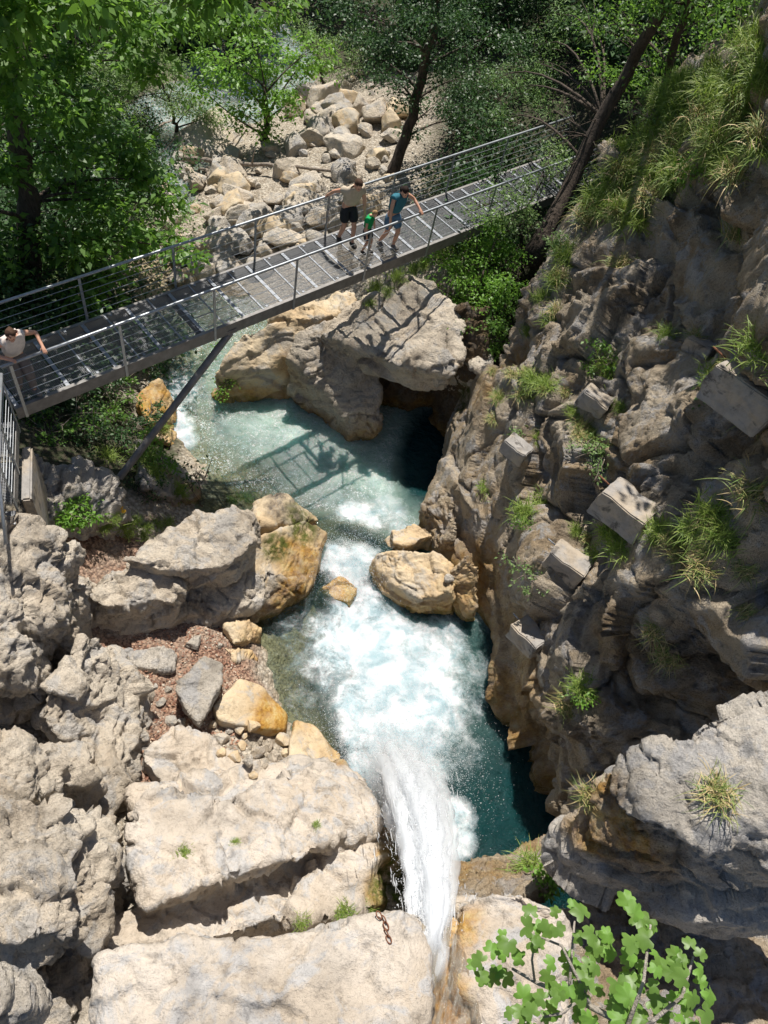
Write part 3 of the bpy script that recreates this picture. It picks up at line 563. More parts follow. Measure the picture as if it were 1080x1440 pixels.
for k in range(600):
    o = lipc + np.array([rr.normal(0, .17), rr.uniform(-.25, .12), rr.uniform(-.1, .1)]); v = vel + np.array([rr.normal(0, .26) + (o[0] - lipc[0]) * 1.3, rr.normal(0, .45), rr.normal(0, .25)])
    t0 = rr.uniform(0, .85); ts = np.linspace(t0, min(1.0, t0 + rr.uniform(.015, .06)), 5); c_ = fall(o, v, ts); c_ += .04 * vec3(c_ * 3 + k)
    st_.tube(sub(c_), np.array([.002, .007, .009, .007, .002]) * rr.uniform(.4, 1.2), 4, rr.uniform(.25, .6), cap=False)
st_.obj('strands', M['white'], wfall, True, kind='stuff')
oc = np.array([[1, 0, 0], [-1, 0, 0], [0, 1, 0], [0, -1, 0], [0, 0, 1], [0, 0, -1.]]); of = [(0, 2, 4), (2, 1, 4), (1, 3, 4), (3, 0, 4), (2, 0, 5), (1, 2, 5), (3, 1, 5), (0, 3, 5)]
tet = np.array([[1, 1, 1], [1, -1, -1], [-1, 1, -1], [-1, -1, 1.]]) * .8; ND = 45000
s_ = rr.uniform(0, 1, ND) ** .7; o_ = lipc + np.stack([rr.normal(0, .13, ND), rr.uniform(-.2, .1, ND), rr.uniform(-.08, .08, ND)], 1)
v_ = vel + np.stack([rr.normal(0, .26, ND), rr.normal(0, .38, ND), rr.normal(0, .35, ND)], 1); c_ = o_ + v_ * s_[:, None] + np.outer(s_ ** 2, [0, 0, -4.905])
low = c_[:, 2] < .03; c_[low, 2] = np.abs(rr.normal(0, .22, low.sum())) + .03
NS = 30000; ctr = np.where((np.arange(NS) % 4 == 0)[:, None], P(495, 800, 0)[:2], np.array([1.5, 4.75])); sg_ = np.where(np.arange(NS) % 4 == 0, .5, .75)
sp_ = np.concatenate([ctr + rr.normal(0, 1, (NS, 2)) * sg_[:, None], (np.abs(rr.normal(0, .3, NS)) + .03)[:, None]], 1); c_ = np.concatenate([c_, sp_])
sz_ = rr.uniform(.003, .0075, len(c_)) * np.where(rr.rand(len(c_)) < .08, 1.7, 1)
dv_ = (sub(c_)[:, None] + tet[None] * sz_[:, None, None] * np.array([1, 1, 1.5])).reshape(-1, 3)
df_ = (np.array([[0, 1, 2], [0, 3, 1], [0, 2, 3], [1, 3, 2]])[None] + 4 * np.arange(len(c_))[:, None, None]).reshape(-1, 3)
dme = mesh_np('spray', dv_, df_); attr(dme, 'rnd', np.repeat(rr.uniform(.4, .8, len(c_)), 4)); obj('spray', dme, M['white'], wfall, kind='stuff')
# thin sheet running down the channel to the lip
ch = MB(); L_ = [P(650, 1500, 4.8), P(648, 1440, 4.78), P(640, 1390, 4.77), P(628, 1345, 4.76), P(616, 1308, 4.76), lipc + np.array([0, .12, -.06])]
cw = [.34, .33, .3, .28, .26, .22]; rows = []
for c_, w_ in zip(L_, cw): rows.append([c_ + np.array([s * w_, 0, .03 * math.cos(s * 9)]) for s in np.linspace(-1, 1, 9)])
ch.add(np.array(rows).reshape(-1, 3), [(i * 9 + j, i * 9 + j + 1, i * 9 + j + 10, i * 9 + j + 9) for i in range(len(rows) - 1) for j in range(8)])
m, t, p = mk('running_water'); pos = geo_pos(t); p.inputs['Base Color'].default_value = (.30, .27, .22, 1); p.inputs['Roughness'].default_value = .08
sv = vscale(t, pos, (9, 2, 2)); t.links.new(bump(t, noise(t, 2, 5, .6, sv, .5), .9, .06), p.inputs['Normal'])
tr = N(t, 'BsdfTransparent'); tr.inputs[0].default_value = (.9, .82, .7, 1); ms = N(t, 'MixShader'); t.links.new(ramp(t, noise(t, 2, 5, .65, sv), [(.4, .12), (.65, .75)]), ms.inputs[0])
t.links.new(tr.outputs[0], ms.inputs[1]); t.links.new(p.outputs[0], ms.inputs[2]); t.links.new(ms.outputs[0], t.nodes['Material Output'].inputs['Surface'])
ch.obj('channel_water', m, None, True, kind='structure')

# ---------------------------------------------------------------- plain materials
def flat(name, col, rough=.6, metal=0.0, var=.25, scale=20, bmp=.0, spec=.5):
    m, t, p = mk(name); pos = N(t, 'TexCoord').outputs['Object']; n = noise(t, scale, 5, .65, pos)
    c = mix(t, ramp(t, n, [(.3, 0.0), (.7, 1.0)]), tuple(x * (1 - var) for x in col), tuple(min(1, x * (1 + var)) for x in col)); t.links.new(c, p.inputs['Base Color'])
    p.inputs['Roughness'].default_value = rough; p.inputs['Metallic'].default_value = metal; p.inputs['Specular IOR Level'].default_value = spec
    if bmp: t.links.new(bump(t, n, bmp, .02), p.inputs['Normal'])
    return m
M['steel'] = flat('galvanised_steel', (.34, .36, .38), .45, .6, .25, 9); M['beam'] = flat('weathered_steel_beam', (.19, .18, .17), .6, .3, .3, 5)
M['strip'] = flat('pale_steel_strip', (.22, .235, .26), .55, .3, .25, 8); M['grate'] = flat('steel_grating', (.21, .215, .225), .5, .5, .2, 30)
def concrete():
    m, t, p = mk('concrete'); pos = geo_pos(t); n = noise(t, 7, 6, .7, pos); n2 = noise(t, 1.6, 5, .6, pos)
    c = mix(t, ramp(t, n2, [(.42, 0.0), (.55, 1.0)]), (.38, .32, .25), (.30, .28, .26)); c = mix(t, ramp(t, noise(t, 2.6, 6, .7, pos, .5), [(.56, 0.0), (.63, .8)]), c, (.07, .062, .055)); c = mix(t, .6, c, ramp(t, n, [(.3, .5), (.55, 1.0)]), 'MULTIPLY')
    t.links.new(c, p.inputs['Base Color']); p.inputs['Roughness'].default_value = .9
    b_ = bump(t, n, .6, .03); t.links.new(bump(t, noise(t, 60, 4, .7, pos), .5, .006, b_), p.inputs['Normal']); return m
M['conc'] = concrete(); M['rust'] = flat('rusty_iron', (.20, .085, .045), .85, .2, .4, 40)

# ---------------------------------------------------------------- footbridge
DECK = 4.0; A3 = P(22, 577, DECK); dirb = np.array([.6015, .7989]); yaw = math.atan2(dirb[1], dirb[0])
br = empty('footbridge', tuple(A3), yaw, label='steel footbridge with open grating deck and wire railings over the pool', cat='bridge')
LEN, WID = 16.4, 1.42
def beam(y):
    b_ = MB(); s = -1 if y < .5 else 1
    b_.box((LEN / 2, y, -.10), (LEN, .012, .26)); b_.box((LEN / 2, y - s * .035, .024), (LEN, .06, .012)); b_.box((LEN / 2, y - s * .035, -.224), (LEN, .06, .012)); return b_
beam(0).obj('side_beam', M['beam'], br); beam(WID).obj('side_beam', M['beam'], br)
PAN = .93
def grating(ln, wd, pit=.031):
    g = MB()
    for x in np.arange(pit / 2, ln, pit): g.box((x, wd / 2, 0), (.0045, wd, .008))
    for y in np.arange(pit / 2, wd, pit): g.box((ln / 2, y, .002), (ln, .0045, .010))
    return g.mesh('grating_panel')
gm = grating(PAN - .115, WID - .06); gm.materials.append(M['grate'])
sm_ = MB().box((0, WID / 2, 0), (.075, WID - .04, .014)).mesh('cross_strip'); sm_.materials.append(M['strip'])
tm_ = MB().box((0, WID / 2, 0), (.03, WID - .06, .012)).mesh('cross_bar'); tm_.materials.append(M['strip'])
cm_ = MB().box((0, 0, 0), (.05, .05, .014)).mesh('clip'); cm_.materials.append(M['strip'])
jm = MB(); jm.box((0, WID / 2, -.12), (.06, WID - .05, .12)); jm = jm.mesh('joist'); jm.materials.append(M['beam'])
for i in range(int(LEN / PAN)):
    x0 = .06 + i * PAN
    gp_ = obj('grating_panel', gm, None, br); gp_.location = (x0 + .057, .03, .012)
    o = obj('cross_strip', sm_, None, br); o.location = (x0, 0, .018)
    o = obj('cross_bar', tm_, None, br); o.location = (x0 + PAN * .5, 0, .030)
    if i % 4 == 0: o = obj('joist', jm, None, br); o.location = (x0, 0, -.02)
    for y in (.09, WID - .09): o = obj('clip', cm_, None, gp_); o.location = (PAN * .62 - .057, y - .03, .019)
pm = MB(); pm.box((0, 0, .38), (.05, .014, 1.24)); pm = pm.mesh('post'); pm.materials.append(M['steel'])
for k in range(9):
    for y, s in ((-.016, -1), (WID + .016, 1)):
        o = obj('post', pm, None, br); o.location = (.15 + 1.92 * k, y, 0)
def rail(y):
    b_ = MB(); b_.tube([(x, y, 1.03) for x in np.linspace(.0, LEN - .2, 12)], .027, 8); return b_
for y in (0.0, WID): rail(y).obj('handrail', M['steel'], br, True)
for y in (0.0, WID):
    for h in (.18, .35, .52, .69, .86):
        MB().tube([(.0, y, h), (LEN * .5, y, h - .004), (LEN - .2, y, h)], .0055, 5).obj('railing_wire', M['steel'], br)
inv = Matrix.Translation(Vector(A3)) @ Matrix.Rotation(yaw, 4, 'Z'); inv = inv.inverted()
def loc(p_): return np.array(inv @ Vector(p_))
s0 = loc(P(331, 474, 3.76)); s1 = loc(P(168, 672, 1.45)); s0[1] = max(s0[1], .05)
sb = MB(); sb.tube([s0, s1], .075, 14); sb.box(s0 + np.array([.0, 0, .06]), (.22, .14, .10)); sb.obj('strut', M['beam'], br, False)

# walkway that turns the corner towards the viewer
w0 = P(23, 592, DECK); w1 = P(20, 700, DECK); wd_ = (w1 - w0)[:2]; wl_ = np.linalg.norm(wd_); wd_ /= wl_
wk = empty('walkway', tuple(w0), math.atan2(wd_[1], wd_[0]), label='grated steel walkway leading from the footbridge to the rocks', cat='walkway')
WL = 1.75
g2 = grating(.85, 1.3); g2.materials.append(M['grate'])
for i in range(2): o = obj('grating_panel', g2, None, wk); o.location = (.02 + i * .88, -1.33, .0)
b_ = MB(); b_.box((WL / 2, .0, -.10), (WL, .012, .24)); b_.obj('side_beam', M['beam'], wk)
for i in range(4):
    b_ = MB(); b_.box((WL + .14 + i * .27, -.66, -.18 * (i + 1)), (.26, 1.3, .03)); b_.obj('stair_tread', M['grate'], wk)
for x in (.04, .95, 1.72): MB().box((x, .012, .38), (.05, .014, 1.24)).obj('post', M['steel'], wk)
MB().tube([(-.1, 0, 1.03), (WL, 0, 1.03), (WL + 1.0, 0, .4)], .027, 8).obj('handrail', M['steel'], wk, True)
for h in (.18, .35, .52, .69, .86): MB().tube([(0, 0, h), (WL, 0, h)], .0055, 5).obj('railing_wire', M['steel'], wk)

# concrete pier under the corner
pb = bmesh.new(); bmesh.ops.create_cube(pb, size=1); bmesh.ops.scale(pb, vec=(1.15, .16, 2.6), verts=pb.verts)
bmesh.ops.bevel(pb, geom=[e_ for e_ in pb.edges], offset=.03, segments=2, affect='EDGES'); pme = bpy.data.meshes.new('concrete_pier'); pb.to_mesh(pme); pb.free()
o = obj('concrete_pier', pme, M['conc'], label='thin board marked concrete pier below the walkway corner', cat='pier')
pc = w0[:2] + wd_ * .85 + np.array([-wd_[1], wd_[0]]) * .10; o.location = (pc[0], pc[1], 2.35); o.rotation_euler = (0, 0, math.atan2(wd_[1], wd_[0]))

# ---------------------------------------------------------------- concrete anchor blocks on the cliff
BL = [(1060, 556, 7.45, .85, 'large concrete block with an iron pin, highest on the cliff'), (888, 716, 5.2, .72, 'squared concrete block jutting out above the other two lower blocks'), (806, 790, 3.75, .62, 'tan concrete block with a stick poking from it, between two others'),
      (750, 893, 2.5, .56, 'lowest concrete block with black stained face above the plunge pool'), (733, 632, 3.2, .46, 'small concrete block with yellow flowers beside it'), (842, 566, 5.15, .5, 'mossy concrete block half hidden in shade under green ferns'), (988, 492, 6.85, .42, 'shaded concrete block beside a pale leafy sprig')]
for i, (a, b_, z, s, lab) in enumerate(BL):
    c_ = P(a, b_, z)
    hh, nn = hit(a, b_)
    if hh is not None: c_ = np.array(hh) + np.array([-.24, -.26, .20]) * s
    bm = bmesh.new(); bmesh.ops.create_cube(bm, size=1); bmesh.ops.scale(bm, vec=(s * 1.15, s * .85, s * .68), verts=bm.verts)
    bmesh.ops.bevel(bm, geom=list(bm.edges), offset=.02, segments=2, affect='EDGES'); bmesh.ops.subdivide_edges(bm, edges=bm.edges, cuts=5, use_grid_fill=True)
    vv = np.array([v_.co for v_ in bm.verts]); vv = vv + .03 * vec3(vv * 4 + i * 7) + .012 * vec3(vv * 14 + i)
    for v_, c2 in zip(bm.verts, vv): v_.co = c2
    me = bpy.data.meshes.new('concrete_block'); bm.to_mesh(me); bm.free()
    e_ = empty('concrete_block', tuple(c_), label=lab, cat='concrete block', group='old concrete anchor blocks on the cliff')
    e_.rotation_euler = (math.radians(-8), math.radians(5 * (i % 3) - 4), math.radians(-38 + 8 * (i % 3)))
    bb_ = obj('block_body', me, M['conc'], e_)
    if i in (0, 1, 2, 3):
        MB().tube([(-s * .5, .05, s * .22), (-s * .5 - .38 * s, .02, s * .30)], .014, 6).obj('iron_pin', M['rust'] if i in (0, 1) else M['strip'], bb_, True)
# rusty chain link at the lip
hh, nn = hit(540, 1302); c_ = np.array(hh) if hh is not None else P(540, 1302, 5.1)
chn = empty('rusty_chain', tuple(c_), label='short rusty chain on the flat slab beside the waterfall', cat='chain')
for i in range(5):
    th = np.linspace(0, 2 * np.pi, 13); x = .045 * np.cos(th); y = .025 * np.sin(th)
    pts = np.stack([x + i * .065 - .12, (y if i % 2 == 0 else y * .3), (0 * th + .025 if i % 2 == 0 else y + .03)], 1); pts[:, 1] += .03 * math.sin(i * 1.3)
    MB().tube(pts, .008, 5).obj('link', M['rust'], chn, True)
chn.rotation_euler = (0, 0, -.8)
# ---------------------------------------------------------------- people
SK = {}
def cloth(name, col): 
    if name not in SK: SK[name] = flat(name, col, .85, 0, .15, 12, .2, .2)
    return SK[name]
skinm = flat('skin', (.62, .34, .23), .55, 0, .08, 14, 0, .3)
def skin_tree(verts, edges, radii, sub=2):
    """continuous limbed surface grown from a posed skeleton"""
    me = bpy.data.meshes.new('t'); me.from_pydata([tuple(v_) for v_ in verts], edges, []); me.update()
    o = bpy.data.objects.new('t', me); C.objects.link(o)
    md = o.modifiers.new('s', 'SKIN'); md.use_smooth_shade = True
    for i, r in enumerate(radii):
        sv = me.skin_vertices[0].data[i]; sv.radius = (r, r) if np.isscalar(r) else tuple(r); sv.use_root = (i == 0)
    o.modifiers.new('u', 'SUBSURF').levels = sub
    dg = bpy.context.evaluated_depsgraph_get(); ev = o.evaluated_get(dg); r_ = bpy.data.meshes.new_from_object(ev)
    bpy.data.objects.remove(o); bpy.data.meshes.remove(me); return r_
def ik(a, b_, l1, l2, pole):
    a, b_ = np.array(a, float), np.array(b_, float); d = b_ - a; D = np.linalg.norm(d)
    if D > (l1 + l2) * .995: b_ = a + d / D * (l1 + l2) * .995; d = b_ - a; D = np.linalg.norm(d)
    x = (l1 * l1 - l2 * l2 + D * D) / (2 * D); h = math.sqrt(max(l1 * l1 - x * x, 1e-6)); u_ = d / D
    pl = np.array(pole, float); pl = pl - (pl @ u_) * u_; pl /= max(np.linalg.norm(pl), 1e-6)
    return a + u_ * x + pl * h, b_
def ellipsoid(mb, c, r, R=None, seg=10, rings=8, cut=None):
    v = [];
    for i in range(rings + 1):
        th = math.pi * i / rings
        for j in range(seg):
            ph = 2 * math.pi * j / seg; q_ = np.array([math.sin(th) * math.cos(ph) * r[0], math.sin(th) * math.sin(ph) * r[1], math.cos(th) * r[2]])
            v.append((R @ q_ if R is not None else q_) + c)
    f = [(i * seg + j, (i + 1) * seg + j, (i + 1) * seg + (j + 1) % seg, i * seg + (j + 1) % seg) for i in range(rings) for j in range(seg) if cut is None or cut(i, j)]
    mb.add(v, f)
def person(feet, yaw, H, label, shirt, shorts, shoe, hair, hands=(None, None), lean=.12, stance=(.09, 0), sleeves=True, look=(-.35, 0), hairlen=.0, trousers=False, apart=.05):
    """feet: world point between the feet; local +y is forward; hands: world targets (left, right) or None"""
    root = empty('person', tuple(feet), yaw, label=label, cat='person', group=None)
    T = Matrix.Translation(Vector(feet)) @ Matrix.Rotation(yaw, 4, 'Z'); TI = T.inverted()
    tl = lambda p_: np.array(TI @ Vector(p_))
    s = H; sl, cl = math.sin(lean), math.cos(lean)
    def tor(x, h, y=0.0):           # point on the leaning trunk, h above the hips
        return np.array([x * s, (h * sl + y * cl) * s, (.52 + h * cl - y * sl) * s])
    pel, wai, che, nec, hd0 = tor(0, .02), tor(0, .11), tor(0, .22), tor(0, .315), tor(0, .35)
    sh = [tor(-.105, .285), tor(.105, .285)]; hp = [tor(-.05, -.01), tor(.05, -.01)]
    an = [np.array([-apart * s - .02, stance[0] * s, .045 * s]), np.array([apart * s + .02, stance[1] * s, .045 * s])]
    kn = [ik(hp[i], an[i], .245 * s, .245 * s, (0, 1, 0))[0] for i in (0, 1)]
    toe = [an[i] + np.array([(-.012, .012)[i] * s, .085 * s, -.028 * s]) for i in (0, 1)]
    el, wr = [], []
    for i in (0, 1):
        sg = (-1, 1)[i]
        tgt = tl(hands[i]) if hands[i] is not None else sh[i] + np.array([sg * .05 * s, .06 * s, -.32 * s])
        if hands[i] is not None:
            dv = tgt - sh[i]; tgt = tgt - dv / np.linalg.norm(dv) * .05 * s
        e_, w_ = ik(sh[i], tgt, .175 * s, .155 * s, (sg * .8, -.5, -.2)); el.append(e_); wr.append(w_)
    V = [pel, wai, che, nec, hd0]; E = [(0, 1), (1, 2), (2, 3), (3, 4)]; R = [(.066 * s, .05 * s), (.058 * s, .043 * s), (.066 * s, .046 * s), .032 * s, .034 * s]
    for i in (0, 1):
        b0 = len(V); V += [sh[i], (sh[i] + el[i]) / 2, el[i], (el[i] + wr[i]) / 2, wr[i]]; E += [(2, b0)] + [(b0 + k, b0 + k + 1) for k in range(4)]; R += [.034 * s, .029 * s, .024 * s, .022 * s, .017 * s]
        fd = wr[i] - el[i]; fd /= np.linalg.norm(fd); sd = np.cross(fd, [0, 0, 1.0]); sd /= max(np.linalg.norm(sd), 1e-6); dn = np.cross(sd, fd); dn = dn if dn[2] < 0 else -dn
        pm_ = wr[i] + fd * .035 * s; pb_ = len(V); V.append(pm_); E.append((b0 + 4, pb_)); R.append((.022 * s, .014 * s))
        for k, ln in enumerate((.038, .044, .041, .032)):
            k0 = len(V); off = sd * (k - 1.5) * .0105 * s
            V += [pm_ + off + fd * .014 * s, pm_ + off + fd * (.014 + ln * .55) * s + dn * .004 * s, pm_ + off * 1.05 + fd * (.014 + ln * .8) * s + dn * (.02) * s]
            E += [(pb_, k0), (k0, k0 + 1), (k0 + 1, k0 + 2)]; R += [.0055 * s, .005 * s, .004 * s]
        k0 = len(V); V += [wr[i] + fd * .018 * s - sd * (.02 if i else -.02) * s, wr[i] + fd * .036 * s - sd * (.034 if i else -.034) * s + dn * .012 * s]; E += [(pb_, k0), (k0, k0 + 1)]; R += [.0065 * s, .005 * s]
    for i in (0, 1):
        b0 = len(V); V += [hp[i], (hp[i] * .45 + kn[i] * .55), kn[i], kn[i] * .62 + an[i] * .38, an[i], toe[i]]; E += [(0, b0)] + [(b0 + k, b0 + k + 1) for k in range(5)]; R += [.056 * s, .047 * s, .034 * s, .033 * s, .021 * s, (.022 * s, .014 * s)]
    body = skin_tree(V, E, R, 1)
    # head with face
    hb = MB(); pit, hyaw = look; Rh = np.array(Matrix.Rotation(hyaw, 3, 'Z') @ Matrix.Rotation(pit - lean * .3, 3, 'X'))
    hc = nec + np.array([0, .015 * s, 0]) + Rh @ np.array([0, .012, .085]) * s
    ellipsoid(hb, hc, (.043 * s, .053 * s, .066 * s), Rh, 14, 12)
    ellipsoid(hb, hc + Rh @ np.array([0, .028, -.03]) * s, (.030 * s, .03 * s, .034 * s), Rh, 10, 8)          # jaw
    ellipsoid(hb, hc + Rh @ np.array([0, .055, -.008]) * s, (.008 * s, .013 * s, .015 * s), Rh, 8, 6)          # nose
    for sg in (-1, 1): ellipsoid(hb, hc + Rh @ np.array([sg * .044, -.004, -.006]) * s, (.006 * s, .012 * s, .018 * s), Rh, 8, 6)
    hm = hb.mesh('h', True); bm = bmesh.new(); bm.from_mesh(body); bm.from_mesh(hm); bm.to_mesh(body); bm.free(); smooth(body)
    bo = obj('body', body, skinm, root)
    fe = MB()
    for sg in (-1, 1): ellipsoid(fe, hc + Rh @ np.array([sg * .018, .049, .008]) * s, (.006 * s, .004 * s, .0035 * s), Rh, 8, 6)
    fe.obj('eyes', cloth('eye_dark', (.03, .025, .02)), bo, True)
    mo = MB(); ellipsoid(mo, hc + Rh @ np.array([0, .056, -.036]) * s, (.014 * s, .004 * s, .004 * s), Rh, 8, 6); mo.obj('mouth', cloth('lips', (.42, .16, .13)), bo, True)
    hr = MB(); ellipsoid(hr, hc + Rh @ np.array([0, -.012, .014]) * s, (.049 * s, .056 * s, .063 * s), Rh, 16, 12, cut=lambda i, j: i < 5 or (7 < j <= 16 and i < 9) )
    if hairlen: ellipsoid(hr, hc + Rh @ np.array([0, -.055, -.03]) * s, (.028 * s, .03 * s, (.04 + hairlen) * s), Rh, 10, 8)
    v_ = hr.v; hr.v = [x + .006 * s * vec3(x * 40 / s) for x in v_]; hr.obj('hair', hair, bo, True)
    # clothes grown from the same joints, a little larger
    v2 = [tor(0, .03), tor(0, .11), tor(0, .22), tor(0, .30)]; e2 = [(0, 1), (1, 2), (2, 3)]; r2 = [(.112 * s, .09 * s), (.108 * s, .088 * s), (.118 * s, .09 * s), (.062 * s, .056 * s)]
    for i in (0, 1):
        b0 = len(v2); k_ = .55 if sleeves else .12
        v2 += [sh[i], sh[i] * (1 - k_) + el[i] * k_]; e2 += [(2, b0), (b0, b0 + 1)]; r2 += [.054 * s, (.056 if sleeves else .048) * s]
    obj('shirt', skin_tree(v2, e2, r2, 2), shirt, root)
    v3 = [tor(0, .035), pel]; e3 = [(0, 1)]; r3 = [(.10 * s, .08 * s), (.108 * s, .086 * s)]; ke = 1.9 if trousers else .85
    for i in (0, 1):
        b0 = len(v3); mid = hp[i] * .5 + kn[i] * .5
        v3 += [hp[i], mid, hp[i] * .1 + kn[i] * .9]; e3 += [(1, b0), (b0, b0 + 1), (b0 + 1, b0 + 2)]; r3 += [.076 * s, .070 * s, .060 * s]
        if trousers: v3 += [kn[i] * .5 + an[i] * .5, an[i] + np.array([0, 0, .02 * s])]; e3 += [(b0 + 2, b0 + 3), (b0 + 3, b0 + 4)]; r3 += [.044 * s, .04 * s]
    obj('trousers' if trousers else 'shorts', skin_tree(v3, e3, r3, 2), shorts, root)
    for i in (0, 1):
        obj('shoe', skin_tree([an[i] + np.array([0, -.012 * s, .018 * s]), an[i] + np.array([0, -.008 * s, -.018 * s]), (an[i] + toe[i]) / 2 + np.array([0, 0, -.004]), toe[i] + np.array([0, .018 * s, 0])], [(0, 1), (1, 2), (2, 3)], [.034 * s, .036 * s, (.037 * s, .032 * s), (.035 * s, .027 * s)], 2), shoe, root)
    return root
def bp(al, pe, z=0.0): return np.array(A3) + np.array([*(dirb * al + np.array([-dirb[1], dirb[0]]) * pe), z])
brown = cloth('brown_hair', (.07, .04, .025)); dark = cloth('dark_hair', (.025, .015, .012)); fair = cloth('fair_hair', (.34, .22, .11))
TOE = .06
fb_ = yaw - math.pi                       # facing local +y: yaw - pi makes +y look across the near rail
person(bp(8.05, 1.02, TOE), yaw + math.pi - .25, 1.78, 'man in beige t-shirt and dark shorts holding the far rail', cloth('beige_tshirt', (.50, .42, .32)), cloth('black_shorts', (.025, .027, .03)), cloth('dark_boots', (.05, .045, .04)), brown,
       hands=(None, bp(7.7, WID, 1.06)), lean=.30, look=(-.5, .0), stance=(.10, -.04))
person(bp(8.22, .52, TOE), yaw + math.pi + .35, 1.12, 'small child in green t-shirt standing between two adults', cloth('green_tshirt', (.01, .30, .09)), cloth('navy_shorts', (.03, .035, .05)), cloth('dark_boots', (.05, .045, .04)), fair, lean=.1, look=(-.55, .2))
person(bp(8.82, .40, TOE), yaw + math.pi + .05, 1.68, 'woman in teal sleeveless top leaning on the near rail', cloth('teal_top', (.04, .16, .21)), cloth('blue_denim_shorts', (.10, .19, .30)), cloth('grey_shoes', (.16, .15, .14)), dark,
       hands=(bp(9.3, 0, 1.06), None), lean=.20, look=(-.45, -.2), sleeves=False, stance=(.05, -.1), hairlen=.01)
person(bp(.32, .30, TOE), yaw + math.pi + .15, 1.66, 'woman in white sleeveless top at the corner, arm out along the rail', cloth('white_top', (.66, .58, .52)), cloth('grey_trousers', (.16, .14, .135)), cloth('grey_shoes', (.16, .15, .14)), brown,
       hands=(bp(.78, 0, 1.06), bp(.14, .0, 1.04)), lean=.28, look=(-.45, -.5), sleeves=False, trousers=True, hairlen=.03)
def wkp(a, b_, z): return np.array([*(w0[:2] + wd_ * a + np.array([-wd_[1], wd_[0]]) * b_), DECK + z])
for k, (a, lab, colr) in enumerate(((.30, 'person whose hand grips the walkway rail nearest the corner', (.30, .32, .36)), (1.22, 'person whose hand grips the walkway rail above the pier', (.10, .32, .16)))):
    person(wkp(a, -.62, .02), math.atan2(wd_[1], wd_[0]) , 1.7, lab, cloth('shirt_%d' % k, colr), cloth('blue_denim_shorts', (.10, .19, .30)), cloth('grey_shoes', (.16, .15, .14)), brown, hands=(wkp(a + .02, 0.0, 1.05), None), lean=.12, look=(-.4, .5))
# ---------------------------------------------------------------- vegetation
def leaf_mat(name, a, b_, tr=(.20, .34, .05), f=.4, rough=.45):
    m, t, p = mk(name); c = ramp(t, at_(t, 'rnd'), [(0.0, a), (1.0, b_)]); t.links.new(c, p.inputs['Base Color']); p.inputs['Roughness'].default_value = rough
    p.inputs['Specular IOR Level'].default_value = .35
    tl = N(t, 'BsdfTranslucent'); c2 = mix(t, at_(t, 'rnd'), tuple(x * .7 for x in tr), tr); t.links.new(c2, tl.inputs[0])
    ms = N(t, 'MixShader'); ms.inputs[0].default_value = f
    t.links.new(p.outputs[0], ms.inputs[1]); t.links.new(tl.outputs[0], ms.inputs[2]); t.links.new(ms.outputs[0], t.nodes['Material Output'].inputs['Surface']); return m
M['leaf'] = leaf_mat('beech_leaf', (.055, .13, .024), (.16, .29, .055), (.30, .56, .07))
M['leaf2'] = leaf_mat('pale_leaf', (.12, .20, .07), (.26, .37, .14), (.34, .54, .14))
M['leaf3'] = leaf_mat('shade_leaf', (.014, .042, .012), (.06, .13, .04), (.07, .17, .03), .25)  # leaf colour darkened to stand for the deep shade of wood and bank
M['leafb'] = leaf_mat('bright_leaf', (.10, .21, .03), (.20, .38, .06), (.34, .62, .07))
M['spruce'] = leaf_mat('spruce_needle', (.07, .15, .04), (.18, .30, .08), (.2, .36, .07), .3, .6)
M['grass'] = leaf_mat('grass_blade', (.11, .21, .03), (.36, .43, .11), (.34, .50, .07), .4, .5)
m, t, p = mk('grass_blade_dry'); c = ramp(t, at_(t, 'rnd'), [(0.0, (.10, .18, .03)), (.5, (.26, .29, .08)), (.7, (.42, .32, .13)), (1.0, (.50, .38, .20))]); t.links.new(c, p.inputs['Base Color']); p.inputs['Roughness'].default_value = .6; M['drygrass'] = m
def bark_mat(name, a, b_):
    m, t, p = mk(name); pos = geo_pos(t); n = noise(t, 6, 6, .7, vscale(t, pos, (3, 3, .6)), .6); t.links.new(ramp(t, n, [(.35, a), (.65, b_)]), p.inputs['Base Color']); p.inputs['Roughness'].default_value = .95
    t.links.new(bump(t, n, .9, .05), p.inputs['Normal']); return m
M['bark'] = bark_mat('dark_bark', (.035, .026, .02), (.12, .09, .07)); M['twig'] = bark_mat('pale_twig', (.28, .24, .20), (.45, .40, .35)); M['wood'] = bark_mat('driftwood', (.16, .12, .09), (.36, .31, .26))

